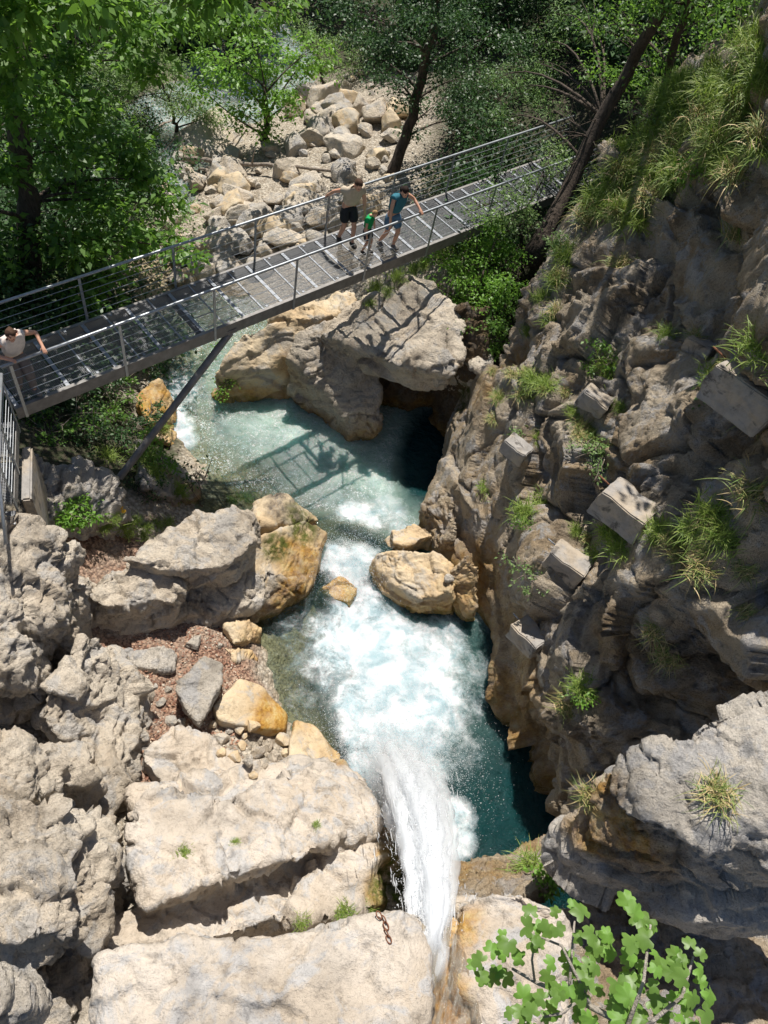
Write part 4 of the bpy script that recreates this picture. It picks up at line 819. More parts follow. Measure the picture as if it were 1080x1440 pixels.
def leaves(centers, dirs, size, r, width=.55, droop=.25):
    """one folded diamond leaf per centre"""
    n = len(centers); ax = dirs / np.maximum(np.linalg.norm(dirs, axis=1), 1e-6)[:, None]
    up = np.tile([0, 0, 1.0], (n, 1)) + r.normal(0, .55, (n, 3)); sd = np.cross(ax, up); sd /= np.maximum(np.linalg.norm(sd, axis=1), 1e-6)[:, None]
    nn = np.cross(sd, ax); s = (size * r.uniform(.5, 1.45, n))[:, None]
    b0 = centers; tip = centers + ax * s - nn * s * droop; l_ = centers + ax * s * .45 + sd * s * width * .5; rr_ = centers + ax * s * .45 - sd * s * width * .5
    return np.stack([b0, l_, tip, rr_], 1).reshape(-1, 3)
def crown_mesh(name, blobs, size, seed, twigs=90, per=10, width=.55, spread=.16, flatten=.6, droop=.25):
    """blobs: (centre, radius); leaves sit on twig ends through each blob's volume, denser outwards"""
    r = np.random.RandomState(seed); cs, ds = [], []
    for c, R in blobs:
        nt_ = max(6, int(twigs * R * R)); u = r.normal(0, 1, (nt_, 3)); u /= np.linalg.norm(u, axis=1)[:, None]
        ns = 7; sc = r.normal(0, 1, (ns, 3)); sc = sc / np.linalg.norm(sc, axis=1)[:, None] * (R * r.uniform(.45, .95, ns))[:, None]; pick = r.randint(0, ns, nt_)
        tw = (sc[pick] + r.normal(0, .23 * R, (nt_, 3)) * np.array([1, 1, .7])) * np.array([1, 1, flatten])
        tw += .25 * R * vec3((np.array(c) + tw) * 1.3 / max(R, .3))
        for q_, uu in zip(tw, u):
            k = r.randint(max(2, per // 2), per + per // 2); o_ = r.normal(0, spread, (k, 3)) * np.array([1, 1, .5])
            cs.append(np.array(c) + q_ + o_); ds.append(uu * .5 + o_ / spread * .6 + r.normal(0, .5, (k, 3)) * np.array([1, 1, .5]) + np.array([0, 0, -.15]))
    cs = np.concatenate(cs); ds = np.concatenate(ds); v = leaves(cs, ds, size, r, width, droop)
    f = np.arange(len(v)).reshape(-1, 4); me = mesh_np(name, v, f); attr(me, 'rnd', np.repeat(r.rand(len(cs)), 4)); return me
def limb_pts(a, b_, r, n=7, wob=.12):
    a, b_ = np.array(a), np.array(b_); L_ = np.linalg.norm(b_ - a); ts = np.linspace(0, 1, n)[:, None]
    mid = (a + b_) / 2 + np.array([0, 0, .12 * L_]) + r.normal(0, wob * L_, 3) * .5
    return (1 - ts) ** 2 * a + 2 * ts * (1 - ts) * mid + ts ** 2 * b_
def tree(name, trunk, tr0, tr1, blobs, size, label, cat='tree', group=None, mat='leaf', bark='bark', seed=1, twigs=90, per=10, bare=0, **kw):
    r = np.random.RandomState(seed); base = np.array(trunk[0]); tk = np.array(trunk) - base
    ts = np.linspace(0, 1, len(tk)); tt = np.linspace(0, 1, 18); tp = np.stack([np.interp(tt, ts, tk[:, i]) for i in range(3)], 1); tp[1:] += r.normal(0, .03, (17, 3))
    root = empty(name, tuple(base), label=label, cat=cat, group=group)
    mb = MB(); rad = tr0 * (1 - tt) + tr1 * tt; rad[0] *= 1.5; rad[1] *= 1.15; mb.tube(tp, rad, 9)
    bl = [(np.array(c) - base, R) for c, R in blobs]
    for c, R in bl:
        i = np.argmin(np.linalg.norm(tp - c + np.array([0, 0, .5]), axis=1)); i = min(i, 16)
        lp = limb_pts(tp[i], c, r); r0 = min(rad[i] * .55, .02 + .045 * R); mb.tube(lp, np.linspace(r0, .008, 7), 5)
        for _ in range(5):
            e_ = c + r.normal(0, .5, 3) * R; mb.tube(limb_pts(lp[r.randint(3, 7)], e_, r, 5), np.linspace(.012, .003, 5), 4, cap=False)
    for _ in range(bare):
        i = r.randint(3, 15); th = r.uniform(0, 6.3); e_ = tp[i] + np.array([math.cos(th), math.sin(th), r.uniform(-.5, .2)]) * r.uniform(.5, 1.6)
        lp = limb_pts(tp[i], e_, r, 6); mb.tube(lp, np.linspace(.022, .003, 6), 4, cap=False)
        for _ in range(3): mb.tube(limb_pts(lp[r.randint(2, 5)], lp[-1] + r.normal(0, .35, 3), r, 4), np.linspace(.008, .002, 4), 3, cap=False)
    mb.obj('trunk', M[bark], root, True)
    obj('crown', crown_mesh('crown', bl, size, seed, twigs, per, **kw), M[mat], root)
    return root
def copy_tree(o, parent=None):
    c = o.copy(); C.objects.link(c); c.parent = parent
    for ch_ in list(o.children): copy_tree(ch_, c)
    return c
def PB(lst): return [(P(a, b_, z), r) for a, b_, z, r in lst]

# tall tree on the left bank
tree('beech_tree', [P(48, 478, .5), P(42, 300, 2.9), P(25, 190, 4.6), P(8, 60, 6.2), P(0, -60, 8.0)], .30, .16,
     PB([(75, 75, 5.6, .7), (150, 30, 6, 1.0), (230, 30, 5.4, .9), (110, 150, 4.8, .9), (85, 215, 4.4, .6), (170, 210, 3.6, .8), (215, 255, 3.0, .7), (120, 270, 3.4, .9), (-10, 240, 4.4, .6), (95, 340, 2.6, .9),
         (190, 330, 2.4, .65), (250, 350, 2.2, .55), (-20, 400, 2.4, .7), (100, 420, 1.6, .6), (150, 395, 1.7, .7), (230, 290, 2.5, .55), (110, 455, .8, .6), (-30, 120, 6, 1.3), (-40, 300, 4, 1.3), (100, 0, 7, 1.2), (-40, 40, 7.5, 1.0), (200, 90, 4.5, .6), (310, 20, 5.2, .8), (390, 10, 5.2, .6), (-60, 0, 8, 1.6)]) + [(bp(al, pe) + SV * kk, R) for al, pe, kk, R in ((.6, .8, 5.0, .75), (1.7, .4, 5.2, .7), (2.4, 1.1, 4.8, .65), (3.3, .6, 5.1, .7), (4.3, .9, 4.9, .65), (2.9, -.2, 5.6, .6), (1.2, 1.3, 5.4, .6), (3.8, 1.3, 5.3, .6), (2.0, .8, 6.0, .6), (4.0, .3, 6.0, .6), (.2, .2, 5.8, .7))],
     .19, 'tall leafy tree with a dark trunk on the left bank behind the footbridge', seed=11, twigs=85, per=11, bare=4)
# shrub growing among the boulders
tree('leafy_shrub', [P(372, 198, -.4), P(376, 160, .6), P(372, 120, 1.6)], .13, .06, PB([(370, 120, 1.6, .9), (330, 110, 1.4, .9), (420, 95, 1.6, .9), (300, 80, 1.8, .8), (360, 70, 2.4, .9), (340, 160, .6, .6), (400, 150, .8, .6), (440, 70, 2.2, .6), (375, 185, .2, .45), (290, 130, .8, .6)]),
     .135, 'bright green shrub rooted among the boulders behind the footbridge', 'shrub', mat='leafb', seed=12, twigs=95, per=11)
tree('willow_shrub', [P(250, 190, -1), P(240, 150, 0), P(225, 110, 1)], .07, .03, PB([(240, 140, .3, .9), (190, 120, .5, .9), (160, 150, .2, .8), (210, 90, 1.0, .9), (270, 150, 0, .7), (300, 165, -.3, .6), (140, 100, 1, .9), (180, 60, 1.5, .9), (255, 100, .9, .6)]), .09,
     'pale grey green willow shrub along the far stream', 'shrub', mat='leaf2', seed=13, twigs=170, per=14, width=.35)
tree('willow_shrub', [P(455, 120, -.9), P(450, 90, 0), P(445, 60, .8)], .07, .03, PB([(455, 70, .8, .8), (430, 45, 1.2, .8), (485, 60, .9, .7), (470, 100, .1, .6), (500, 90, .3, .6)]), .09,
     'pale green willow shrub beside the tumbled boulders', 'shrub', mat='leaf2', seed=14, twigs=100, per=12, width=.4)
tree('leafy_shrub', [P(120, 430, .2), P(140, 400, .9), P(160, 380, 1.5)], .06, .03, PB([(190, 290, .6, .7), (240, 320, .2, .7), (150, 350, .9, .7), (200, 370, .5, .6), (265, 295, .0, .5), (110, 390, .7, .8), (60, 400, .8, .7)]), .085,
     'low pale leaved shrub beneath the tall left tree', 'shrub', mat='leaf2', seed=15, twigs=80, per=10)
tree('broadleaf_tree', [P(548, 252, .4), P(572, 190, 1.8), P(590, 120, 3.4), P(610, 40, 5.4), P(620, -40, 7.5)], .20, .10,
     PB([(545, 60, 5, 1.0), (600, 90, 4.2, .9), (650, 40, 5.2, 1.0), (560, 130, 3.2, .7), (520, 20, 5.4, 1.0), (690, 50, 5, .8), (610, 150, 2.4, .7), (650, 110, 3.4, .7), (530, 100, 3.6, .6), (590, 30, 6, 1.0), (570, 185, 1.8, .45), (640, 170, 1.8, .6), (560, -20, 7.2, 1.3), (660, -30, 7.5, 1.3), (500, 60, 4, .7), (480, 20, 5, .8)]), .095,
     'tree darkened for shade behind the middle of the footbridge', mat='leaf3', seed=16, twigs=105, per=12)
# leaning conifer at the end of the bridge
tk2 = [P(742, 372, 3.1), P(800, 262, 4.6), P(845, 175, 5.9), P(890, 85, 7.3), P(940, -5, 9.0)]; tk2 += [tk2[-1] + np.array([-.3, .5, 2.5]), tk2[-1] + np.array([-.9, .8, 5.5])]
cr2 = PB([(740, 120, 4.8, .75), (700, 110, 4.6, .55), (770, 150, 4.6, .55), (760, 90, 5.2, .5), (720, 165, 4.2, .45), (830, 40, 6.0, .6), (790, 20, 6.0, .7), (770, 60, 5.5, .5)])
for k in range(8):
    th = k * 2.4; cr2.append((tk2[-2] + np.array([math.cos(th) * 1.6 - .6, math.sin(th) * 1.6 + .4, .3 + .3 * k]), 1.0))
tree('leaning_conifer', tk2, .21, .08, cr2, .11, 'leaning dark trunked conifer with bare twigs at the right end of the footbridge', mat='spruce', seed=17, twigs=95, per=14, width=.2, bare=26, flatten=.35)
# shrubs round the right bridge head
tree('leafy_shrub', [P(668, 445, 2.3), P(672, 410, 3.0), P(680, 380, 3.6)], .06, .02, PB([(650, 385, 3.0, .55), (690, 385, 3.4, .6), (720, 360, 3.6, .5), (640, 415, 2.6, .4), (700, 330, 4.0, .5), (670, 350, 3.4, .45), (610, 400, 2.7, .3), (690, 420, 3.2, .45), (720, 400, 3.6, .4), (620, 365, 2.6, .35)]), .08,
     'bright leafy bush spilling over the rocks by the cliff', 'shrub', mat='leafb', seed=18, twigs=230, per=12, spread=.11)
tree('leafy_shrub', [P(735, 345, 3.2), P(730, 310, 3.9), P(728, 280, 4.6)], .05, .02, PB([(725, 285, 4.7, .45), (700, 300, 4.5, .4), (745, 260, 4.9, .4), (690, 270, 4.6, .3), (745, 310, 4.2, .4), (770, 240, 5.0, .4), (715, 325, 4.1, .35), (780, 210, 5.0, .5), (660, 300, 4.3, .25)]), .075,
     'grey green bush leaning across the bridge deck', 'shrub', mat='leaf2', seed=19, twigs=190, per=10, spread=.12)
tree('hanging_shrub', [P(690, 420, 3.1), P(695, 450, 2.9), P(695, 480, 2.5)], .04, .02, PB([(692, 455, 2.9, .38), (700, 480, 2.6, .3), (712, 430, 3.2, .35), (690, 500, 2.2, .22), (650, 450, 2.8, .25)]), .075, 'dark green shrub hanging down beside the tufa column', 'shrub', mat='leaf', seed=20, twigs=260, per=10, spread=.1)
# forest on the slope above the cliff and across the back
tree('slope_tree', [P(900, 200, 5.5), P(940, 100, 7), P(970, 0, 9), P(980, -80, 11)], .12, .06, PB([(900, 90, 7.0, .9), (960, 40, 8, .9), (850, 110, 6.4, .7), (1000, 10, 9, 1.0), (870, 40, 7.2, .7), (940, 130, 6.8, .5), (1020, -40, 10, 1.3), (900, -20, 9, 1.2)]), .09, 'mixed leafy tree on the grassy brow of the cliff', seed=21, mat='leaf', twigs=95, per=11)
def over(lst, zt): return [(P(a, b_, z) + SV * (zt + dz - z), R) for a, b_, z, R, dz in lst]
tree('brow_tree', [np.array([6.6, 12.5, 8.6]), np.array([5.6, 12.6, 11]), np.array([4.2, 12.8, 13]), np.array([3.2, 13, 14.2])], .22, .10,
     over([(900, 430, 6, .7, 0), (860, 560, 5, .5, .6), (1000, 810, 6, .55, .5), (980, 470, 6.6, .6, 0), (1060, 740, 7, .5, .7), (930, 700, 5.6, .4, .3), (860, 880, 3.6, .4, .4), (1000, 930, 5, .5, .2)], 13.3), .15, 'broad tree leaning out from the brow above the cliff', seed=24, twigs=55, per=11)
proto = tree('forest_tree', [(0, 0, 0), (.1, .1, 2.5), (0, .2, 5), (.2, 0, 8)], .22, .08, [(np.array([math.cos(k * 2.4) * (1.9 - .12 * k), math.sin(k * 2.4) * (1.9 - .12 * k), 1.6 + .5 * k]), 1.25 - .03 * k) for k in range(13)], .15,
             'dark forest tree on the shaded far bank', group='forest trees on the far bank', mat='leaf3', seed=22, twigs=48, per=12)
fr = np.random.RandomState(8)
FT = [(-5, 36), (-1, 34), (2.5, 31), (5.5, 33), (-9.5, 40), (-14, 38), (-18, 34), (-3, 41), (1, 40), (6, 39), (9, 29), (9, 24), (12, 33), (-22, 30), (-17, 42), (-8, 46), (-1, 47), (-20, 24), (7, 27), (4, 24.5), (3.2, 28), (14, 26), (-24, 36), (-12, 33.5), (-16.5, 27), (5, 46), (11, 42)]
for i, (x, y) in enumerate(FT):
    o = proto if i == 0 else copy_tree(proto); s = fr.uniform(.8, 1.25); o.location = (x, y, gz(x, y) - .1); o.rotation_euler = (0, 0, fr.uniform(0, 6.3)); o.scale = (s, s, s * fr.uniform(.9, 1.2))
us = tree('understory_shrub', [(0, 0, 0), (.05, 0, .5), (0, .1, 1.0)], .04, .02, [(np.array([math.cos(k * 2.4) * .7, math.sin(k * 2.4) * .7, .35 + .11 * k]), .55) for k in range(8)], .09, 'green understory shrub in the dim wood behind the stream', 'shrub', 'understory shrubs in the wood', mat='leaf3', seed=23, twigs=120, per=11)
i = 0
for (x0, x1, y0, y1, n) in ((-20, -11, 20, 34, 26), (-11, 3, 29.5, 37, 34), (-1.5, 6, 17.5, 29, 15), (-10.5, -8, 9.5, 15, 9), (-14, -10, 12, 24, 26)):
    for _ in range(n):
        x, y = fr.uniform(x0, x1), fr.uniform(y0, y1)
        if abs(x + 8.2 + .0 * y) < 2.6 and y > 20: continue
        if -7 < x + .28 * (y - 20) < -.8 and y < 30: continue
        o = us if i == 0 else copy_tree(us); i += 1; s = fr.uniform(.7, 1.6); o.location = (x, y, gz(x, y) - .05); o.rotation_euler = (0, 0, fr.uniform(0, 6.3)); o.scale = (s, s, s)

# ---------------------------------------------------------------- grass
def tuft(seed, n=150, ln=.5, spread=.13, fall=.9, lean=(0, 0), wid=.011):
    r = np.random.RandomState(seed); V, F, A_ = [], [], []
    for k in range(n):
        th = r.uniform(0, 6.3); d = np.array([math.cos(th) + lean[0], math.sin(th) + lean[1], 0]); L_ = ln * r.uniform(.5, 1.15); b0 = np.array([r.normal(0, spread), r.normal(0, spread), -.03])
        out = r.uniform(.25, 1.0); w_ = wid * r.uniform(.6, 1.3); sd = np.array([-d[1], d[0], 0]); sd /= np.linalg.norm(sd); n0 = len(V); tone = r.rand()
        for j in range(5):
            s = j / 4; c_ = b0 + d * L_ * out * s + np.array([0, 0, L_ * (s * (1.15 - .5 * out) - fall * out * s * s * .9)])
            wj = w_ * (1 - s) ** .7 + .0008; V += [c_ - sd * wj, c_ + sd * wj]; A_ += [tone, tone]
        F += [(n0 + 2 * j, n0 + 2 * j + 1, n0 + 2 * j + 3, n0 + 2 * j + 2) for j in range(4)]
    me = mesh_np('grass_tuft', np.array(V), np.array(F)); attr(me, 'rnd', A_); return me
TG = [tuft(31 + k, 260, .48, .13, wid=.007) for k in range(4)]; TD = [tuft(41 + k, 240, .46, .10, 1.2, wid=.006) for k in range(3)]; TS = [tuft(51 + k, 160, .27, .09, .7, wid=.006) for k in range(3)]
for x in TG + TS: x.materials.append(M['grass'])
for x in TD: x.materials.append(M['drygrass'])
def put_tuft(px, py, s, lst, label, group, name='grass_tuft', k=[0]):
    h_, n_ = hit(px, py)
    if h_ is None: return
    k[0] += 1; o = obj(name, lst[k[0] % len(lst)], None, label=label, cat='grass', group=group); o.location = h_
    nh = Vector((n_.x, n_.y, max(n_.z, .35))).normalized(); o.rotation_mode = 'QUATERNION'
    o.rotation_quaternion = Vector((0, 0, 1)).rotation_difference((nh * .5 + Vector((0, 0, .7))).normalized()) @ Euler((0, 0, fr.uniform(0, 6.3))).to_quaternion(); o.scale = (s,) * 3
poly = np.array([(770, 400), (800, 330), (845, 255), (880, 180), (930, 120), (990, 95), (1080, 40), (1080, 190), (1060, 250), (980, 240), (930, 300), (880, 330), (850, 300), (820, 330), (790, 390)])
pts = np.stack([fr.uniform(760, 1080, 900), fr.uniform(30, 400, 900)], 1); pts = pts[inside(pts, poly)][:120]
for k, (a, b_) in enumerate(pts): put_tuft(a, b_, fr.uniform(.8, 1.25), TG if k % 3 else TD, 'arching clump of green grass on the brow of the cliff', 'grass clumps on the brow of the cliff')
for a, b_, s, l_, lab in [(775, 448, 1.0, TS, 'bright round grass tuft on the bare cliff below the brow'), (683, 686, .95, TS, 'small bright grass tuft low on the smooth cliff rib'), (1062, 690, 1.2, TD, 'straw coloured grass clump jutting from the cliff below the largest block'), (1068, 490, .9, TG, 'grass clump on top of the largest concrete block'),
                          (1010, 1115, .9, TD, 'dry grass cushion on the leaning boulder'), (800, 990, .9, TD, 'dry grass hanging on the ledge above the plunge pool'), (815, 965, .7, TG, 'green grass at the bulge above the plunge pool'), (745, 1222, .9, TG, 'pale grass clump at the foot of the leaning boulder'), (875, 370, 1.1, TD, 'grass clump hanging under the brow of the cliff'),
                          (985, 800, .9, TD, 'thin dry grass in a crack beside the sunlit patch'), (735, 720, .8, TG, 'dark grass in a cleft of the cliff'), (765, 705, .7, TG, 'short grass beside the cleft of the cliff'), (860, 520, 1.1, TG, 'deep green ferny grass under the overhang'), (520, 425, .8, TS, 'bright grass on the rocks below the bridge beam'), (545, 410, .9, TS, 'bright grass patch at the top of the cave roof'),
                          (345, 700, .7, TG, 'dark grass tuft on top of the pale cracked boulder'), (325, 705, .8, TS, 'short bright grass on the pale cracked boulder'), (330, 1185, .35, TS, 'tiny green weed in a crack of the stepped block'), (258, 1200, .5, TS, 'wispy grass in the seam of the stepped block'), (485, 1285, .7, TS, 'green grass in the joint above the flat slab'), (520, 1278, .6, TS, 'short grass beside the rusty chain'), (425, 1297, .5, TS, 'small grass sprig in the joint of the flat slab'),
                          (445, 1160, .3, TS, 'tiny green sprig on the pale edge of the stepped block'), (555, 1265, .5, TS, 'grass at the wet edge of the waterfall'), (830, 1120, .7, TD, 'dry grass wisp on the shoulder of the leaning boulder'), (1040, 330, 1.0, TD, 'straw grass under the top of the cliff')]:
    put_tuft(a, b_, s, l_, lab, None)
for a, b_ in [(160, 728), (175, 738), (190, 732), (205, 742), (220, 738), (235, 735), (180, 748), (200, 752), (150, 740)]: put_tuft(a, b_, .75, TS, 'fresh green grass behind the layered ledge', 'fresh grass behind the layered ledge')
for a, b_ in [(220, 600), (200, 640), (215, 665), (250, 690), (150, 640)]: put_tuft(a, b_, .8, TG, 'shaded grass on the bank by the strut', 'shaded grass by the strut')
for a, b_ in [(585, 378), (560, 390), (600, 372), (625, 360), (645, 350), (530, 405)]: put_tuft(a, b_, .8, TG, 'green grass under the right half of the footbridge', 'grass under the footbridge')

for a, b_ in np.stack([fr.uniform(690, 1075, 260), fr.uniform(380, 960, 260)], 1):
    h_, n_ = hit(a, b_); g_ = fbm(np.array([[a * .012, b_ * .012, 3.0]]), 2)[0]
    if h_ is None or n_.z < .35 or g_ < .2 or h_.z < 1.6: continue
    put_tuft(a, b_, fr.uniform(.45, .85), TG if fr.rand() < .6 else TD, 'grass tuft rooted on a ledge of the shaded cliff face', 'grass tufts on ledges of the cliff')
# leafy plants: many small stems with leaves
def sprig(px, py, rad, size, label, mat='leafb', seed=60, twigs=260, h=.3, name='leafy_plant', per=9, cat='plant'):
    h_, n_ = hit(px, py)
    if h_ is None: return
    b0 = np.array(h_); r = np.random.RandomState(seed); nrm_ = np.array(n_); out = np.array([nrm_[0], nrm_[1], .5]); out /= np.linalg.norm(out)
    bl = [(b0 + out * h * .6 + r.normal(0, rad * .55, 3) * np.array([1, 1, .6]), rad * r.uniform(.5, .8)) for _ in range(5)]
    tree(name, [b0 - np.array([0, 0, .03]), b0 + out * h * .4, b0 + out * h], .012, .004, bl, size, label, cat, mat=mat, bark='wood', seed=seed, twigs=twigs, per=per, spread=.05, flatten=.7)
sprig(95, 712, .30, .085, 'broad leaved green plants beside the concrete pier', seed=61, twigs=300, h=.2); sprig(125, 722, .28, .08, 'broad leaved green plants in front of the shaded grey rock', seed=62, twigs=300, h=.2)
sprig(845, 640, .38, .06, 'leafy sprigs fanning out between the concrete blocks', 'leaf2', 63, 240, .3); sprig(745, 800, .26, .06, 'leafy sprig beside the tan concrete block', 'leaf2', 64, 240, .22); sprig(1005, 545, .30, .065, 'pale leafy sprig beside the largest concrete block', 'leaf2', 65, 200, .3)
sprig(835, 505, .3, .07, 'dark leafy tuft in the hollow of the cliff', 'leaf', 66, 260, .2); sprig(740, 735, .2, .05, 'small leafy plant in the cleft', 'leaf', 67, 200, .15); sprig(770, 1232, .22, .09, 'lobed leaved plant at the foot of the leaning boulder', 'leafb', 68, 200, .2)
sprig(820, 975, .16, .06, 'broad bladed plant on the bulge above the plunge pool', 'leafb', 69, 200, .15); sprig(300, 520, .42, .09, 'leafy branch hanging at the outflow under the footbridge', 'leaf', 70, 160, .5); sprig(320, 543, .3, .06, 'feathery bright fern at the edge of the green pool', 'leafb', 71, 200, .25)
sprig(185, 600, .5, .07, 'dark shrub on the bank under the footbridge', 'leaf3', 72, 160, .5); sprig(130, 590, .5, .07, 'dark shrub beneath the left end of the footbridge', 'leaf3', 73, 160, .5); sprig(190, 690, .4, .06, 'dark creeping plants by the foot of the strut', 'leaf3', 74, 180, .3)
sprig(90, 570, .5, .07, 'shaded shrub behind the concrete pier', 'leaf3', 75, 150, .4); sprig(730, 615, .12, .05, 'little yellow green plant by the small concrete block', 'leaf2', 76, 200, .1); sprig(790, 345, .3, .07, 'pale leafy plant at the edge of the brow', 'leaf2', 77, 220, .3)
sprig(985, 240, .35, .08, 'broad green leaves among the grass at the top of the cliff', 'leafb', 78, 200, .3); sprig(930, 170, .3, .06, 'tangled green plant on the lichen coloured crest', 'leaf2', 79, 200, .3)
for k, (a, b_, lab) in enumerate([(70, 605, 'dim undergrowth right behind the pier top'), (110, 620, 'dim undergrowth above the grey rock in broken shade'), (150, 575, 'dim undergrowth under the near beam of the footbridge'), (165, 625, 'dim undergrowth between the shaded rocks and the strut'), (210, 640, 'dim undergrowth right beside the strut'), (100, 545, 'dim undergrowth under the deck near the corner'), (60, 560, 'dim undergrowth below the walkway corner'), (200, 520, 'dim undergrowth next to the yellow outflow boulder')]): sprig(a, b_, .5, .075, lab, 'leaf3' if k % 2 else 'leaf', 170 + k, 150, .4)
# yellow flowers
fm = flat('yellow_petal', (.75, .42, .01), .6, 0, .1)
for k, (a, b_, lab, mt) in enumerate(((172, 716, 'orange yellow flower above the fresh grass', fm), (176, 721, 'orange yellow flower above the fresh grass', fm))):
    h_, n_ = hit(a, b_ + 8); e_ = empty('flower', tuple(h_), label=lab, cat='flower', group='yellow flowers in the grass'); MB().tube([(0, 0, 0), (.01, 0, .12), (.0, .01, .25)], .004, 4).obj('stem', M['grass'], e_)
    fl = MB()
    for j in range(7): th = j * .9; ellipsoid(fl, np.array([math.cos(th) * .03, math.sin(th) * .03, .255]), (.028, .014, .006), np.array(Matrix.Rotation(th, 3, 'Z')), 6, 4)
    fl.obj('petals', mt, e_, True)
# thin dark sapling over the green pool
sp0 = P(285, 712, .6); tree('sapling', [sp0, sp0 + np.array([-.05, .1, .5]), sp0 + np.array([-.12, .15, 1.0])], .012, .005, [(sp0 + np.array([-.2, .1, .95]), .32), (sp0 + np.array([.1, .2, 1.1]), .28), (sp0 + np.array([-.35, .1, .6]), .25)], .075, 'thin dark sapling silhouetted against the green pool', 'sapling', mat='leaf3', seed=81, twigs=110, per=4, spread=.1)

# ---------------------------------------------------------------- lobed leaves hanging into the foreground
def lobed(k=0):
    cx_ = []; r = np.random.RandomState(k)
    for th, R in [(-165, .22), (-145, .60), (-125, .80), (-108, .80), (-92, .62), (-74, .88), (-56, 1.0), (-40, .98), (-26, .74), (-14, .96), (0, 1.06), (14, .96), (26, .74), (40, .98), (56, 1.0), (74, .88), (92, .62), (108, .80), (125, .80), (145, .60), (165, .22)]:
        a = math.radians(th); R *= r.uniform(.9, 1.08); cx_.append((R * math.sin(a) * .5, R * math.cos(a) * .5 + .2, -(.08 + .06 * k % .17) * R * R * (1 + .6 * math.cos(3 * a + k))))
    v = [(0, 0.16, .03)] + cx_; f = [(0, i + 1, i) for i in range(1, len(cx_))]
    me = mesh_np('leaf', np.array(v), np.array(f)); attr(me, 'rnd', np.linspace(.3, .9, len(v))); return me
M['maple'] = leaf_mat('lobed_leaf', (.09, .17, .035), (.18, .30, .065), (.28, .48, .08), .4, .4)
M['maple2'] = leaf_mat('lobed_leaf_young', (.12, .24, .04), (.20, .38, .07), (.32, .55, .07), .4, .5)
lm = [lobed(k) for k in range(6)]
for k in range(6): lm[k].materials.append(M['maple2' if k % 3 == 2 else 'maple'])
D0 = 2.5
br0 = PD(880, 1470, D0); mpl = empty('lobed_leaf_branch', tuple(br0), label='branch of lobed bright green leaves on pale twigs below the viewer', cat='branch')
def tw(pts, r0, r1, name='twig'): 
    q_ = np.array([PD(*x) for x in pts]) - br0; MB().tube(q_, np.linspace(r0, r1, len(q_)), 6).obj(name, M['twig'], mpl, True)
tw([(900, 1480, D0), (862, 1432, D0), (800, 1400, D0 + .05), (755, 1382, D0 + .1), (720, 1362, D0 + .12)], .011, .004)
tw([(800, 1400, D0 + .05), (805, 1330, D0 + .1), (808, 1295, D0 + .1)], .005, .003); tw([(752, 1380, D0 + .1), (748, 1350, D0), (752, 1325, D0)], .004, .003); tw([(815, 1405, D0), (790, 1425, D0), (765, 1430, D0)], .005, .003)
tw([(880, 1450, D0), (905, 1380, D0), (915, 1300, D0)], .007, .003); tw([(890, 1460, D0), (960, 1400, D0), (975, 1345, D0)], .007, .003); tw([(830, 1412, D0), (790, 1330, D0), (740, 1310, D0)], .005, .003)
LP = [(805, 1275), (790, 1290), (825, 1290), (835, 1310), (820, 1325), (845, 1335), (860, 1350), (840, 1365), (865, 1375), (880, 1395), (850, 1395), (825, 1385), (870, 1420), (900, 1410), (835, 1345), (855, 1320),
      (735, 1300), (720, 1315), (745, 1325), (760, 1310), (750, 1290), (705, 1330), (690, 1345), (675, 1360), (670, 1375), (715, 1345), (735, 1345), (695, 1365), (755, 1335), (685, 1380), (700, 1380),
      (780, 1365), (795, 1355), (810, 1365), (775, 1380), (790, 1390), (815, 1380), (800, 1380), (830, 1400), (770, 1410), (755, 1405), (740, 1420), (725, 1430), (760, 1430), (785, 1420), (745, 1440), (720, 1445),
      (905, 1290), (920, 1300), (890, 1285), (915, 1320), (905, 1335), (895, 1325), (925, 1345), (910, 1365), (900, 1385), (925, 1390), (890, 1370), (945, 1375), (960, 1355), (975, 1335), (985, 1350), (970, 1375), (985, 1390), (950, 1400), (965, 1415), (985, 1420), (940, 1420), (920, 1415), (905, 1430), (930, 1440), (960, 1440), (985, 1445), (880, 1440), (860, 1445), (840, 1435), (955, 1345), (975, 1400), (945, 1340), (880, 1355), (870, 1400), (930, 1365), (990, 1405), (810, 1430), (825, 1445), (890, 1405)]
LP = LP + [(a + 9 * math.cos(k * 2.4), b_ + 9 * math.sin(k * 2.4)) for k, (a, b_) in enumerate(LP) if k % 2]
for k, (a, b_) in enumerate(LP):
    o = obj('leaf', lm[fr.randint(6)], None, mpl); o.location = Vector(PD(a + fr.uniform(-4, 4), b_ + fr.uniform(-4, 4), D0 + fr.uniform(-.1, .16)) - br0); s = fr.uniform(.042, .07); o.scale = (s, s, s)
    o.rotation_euler = (fr.uniform(-.5, .3), fr.uniform(-.35, .35), fr.uniform(0, 6.3))

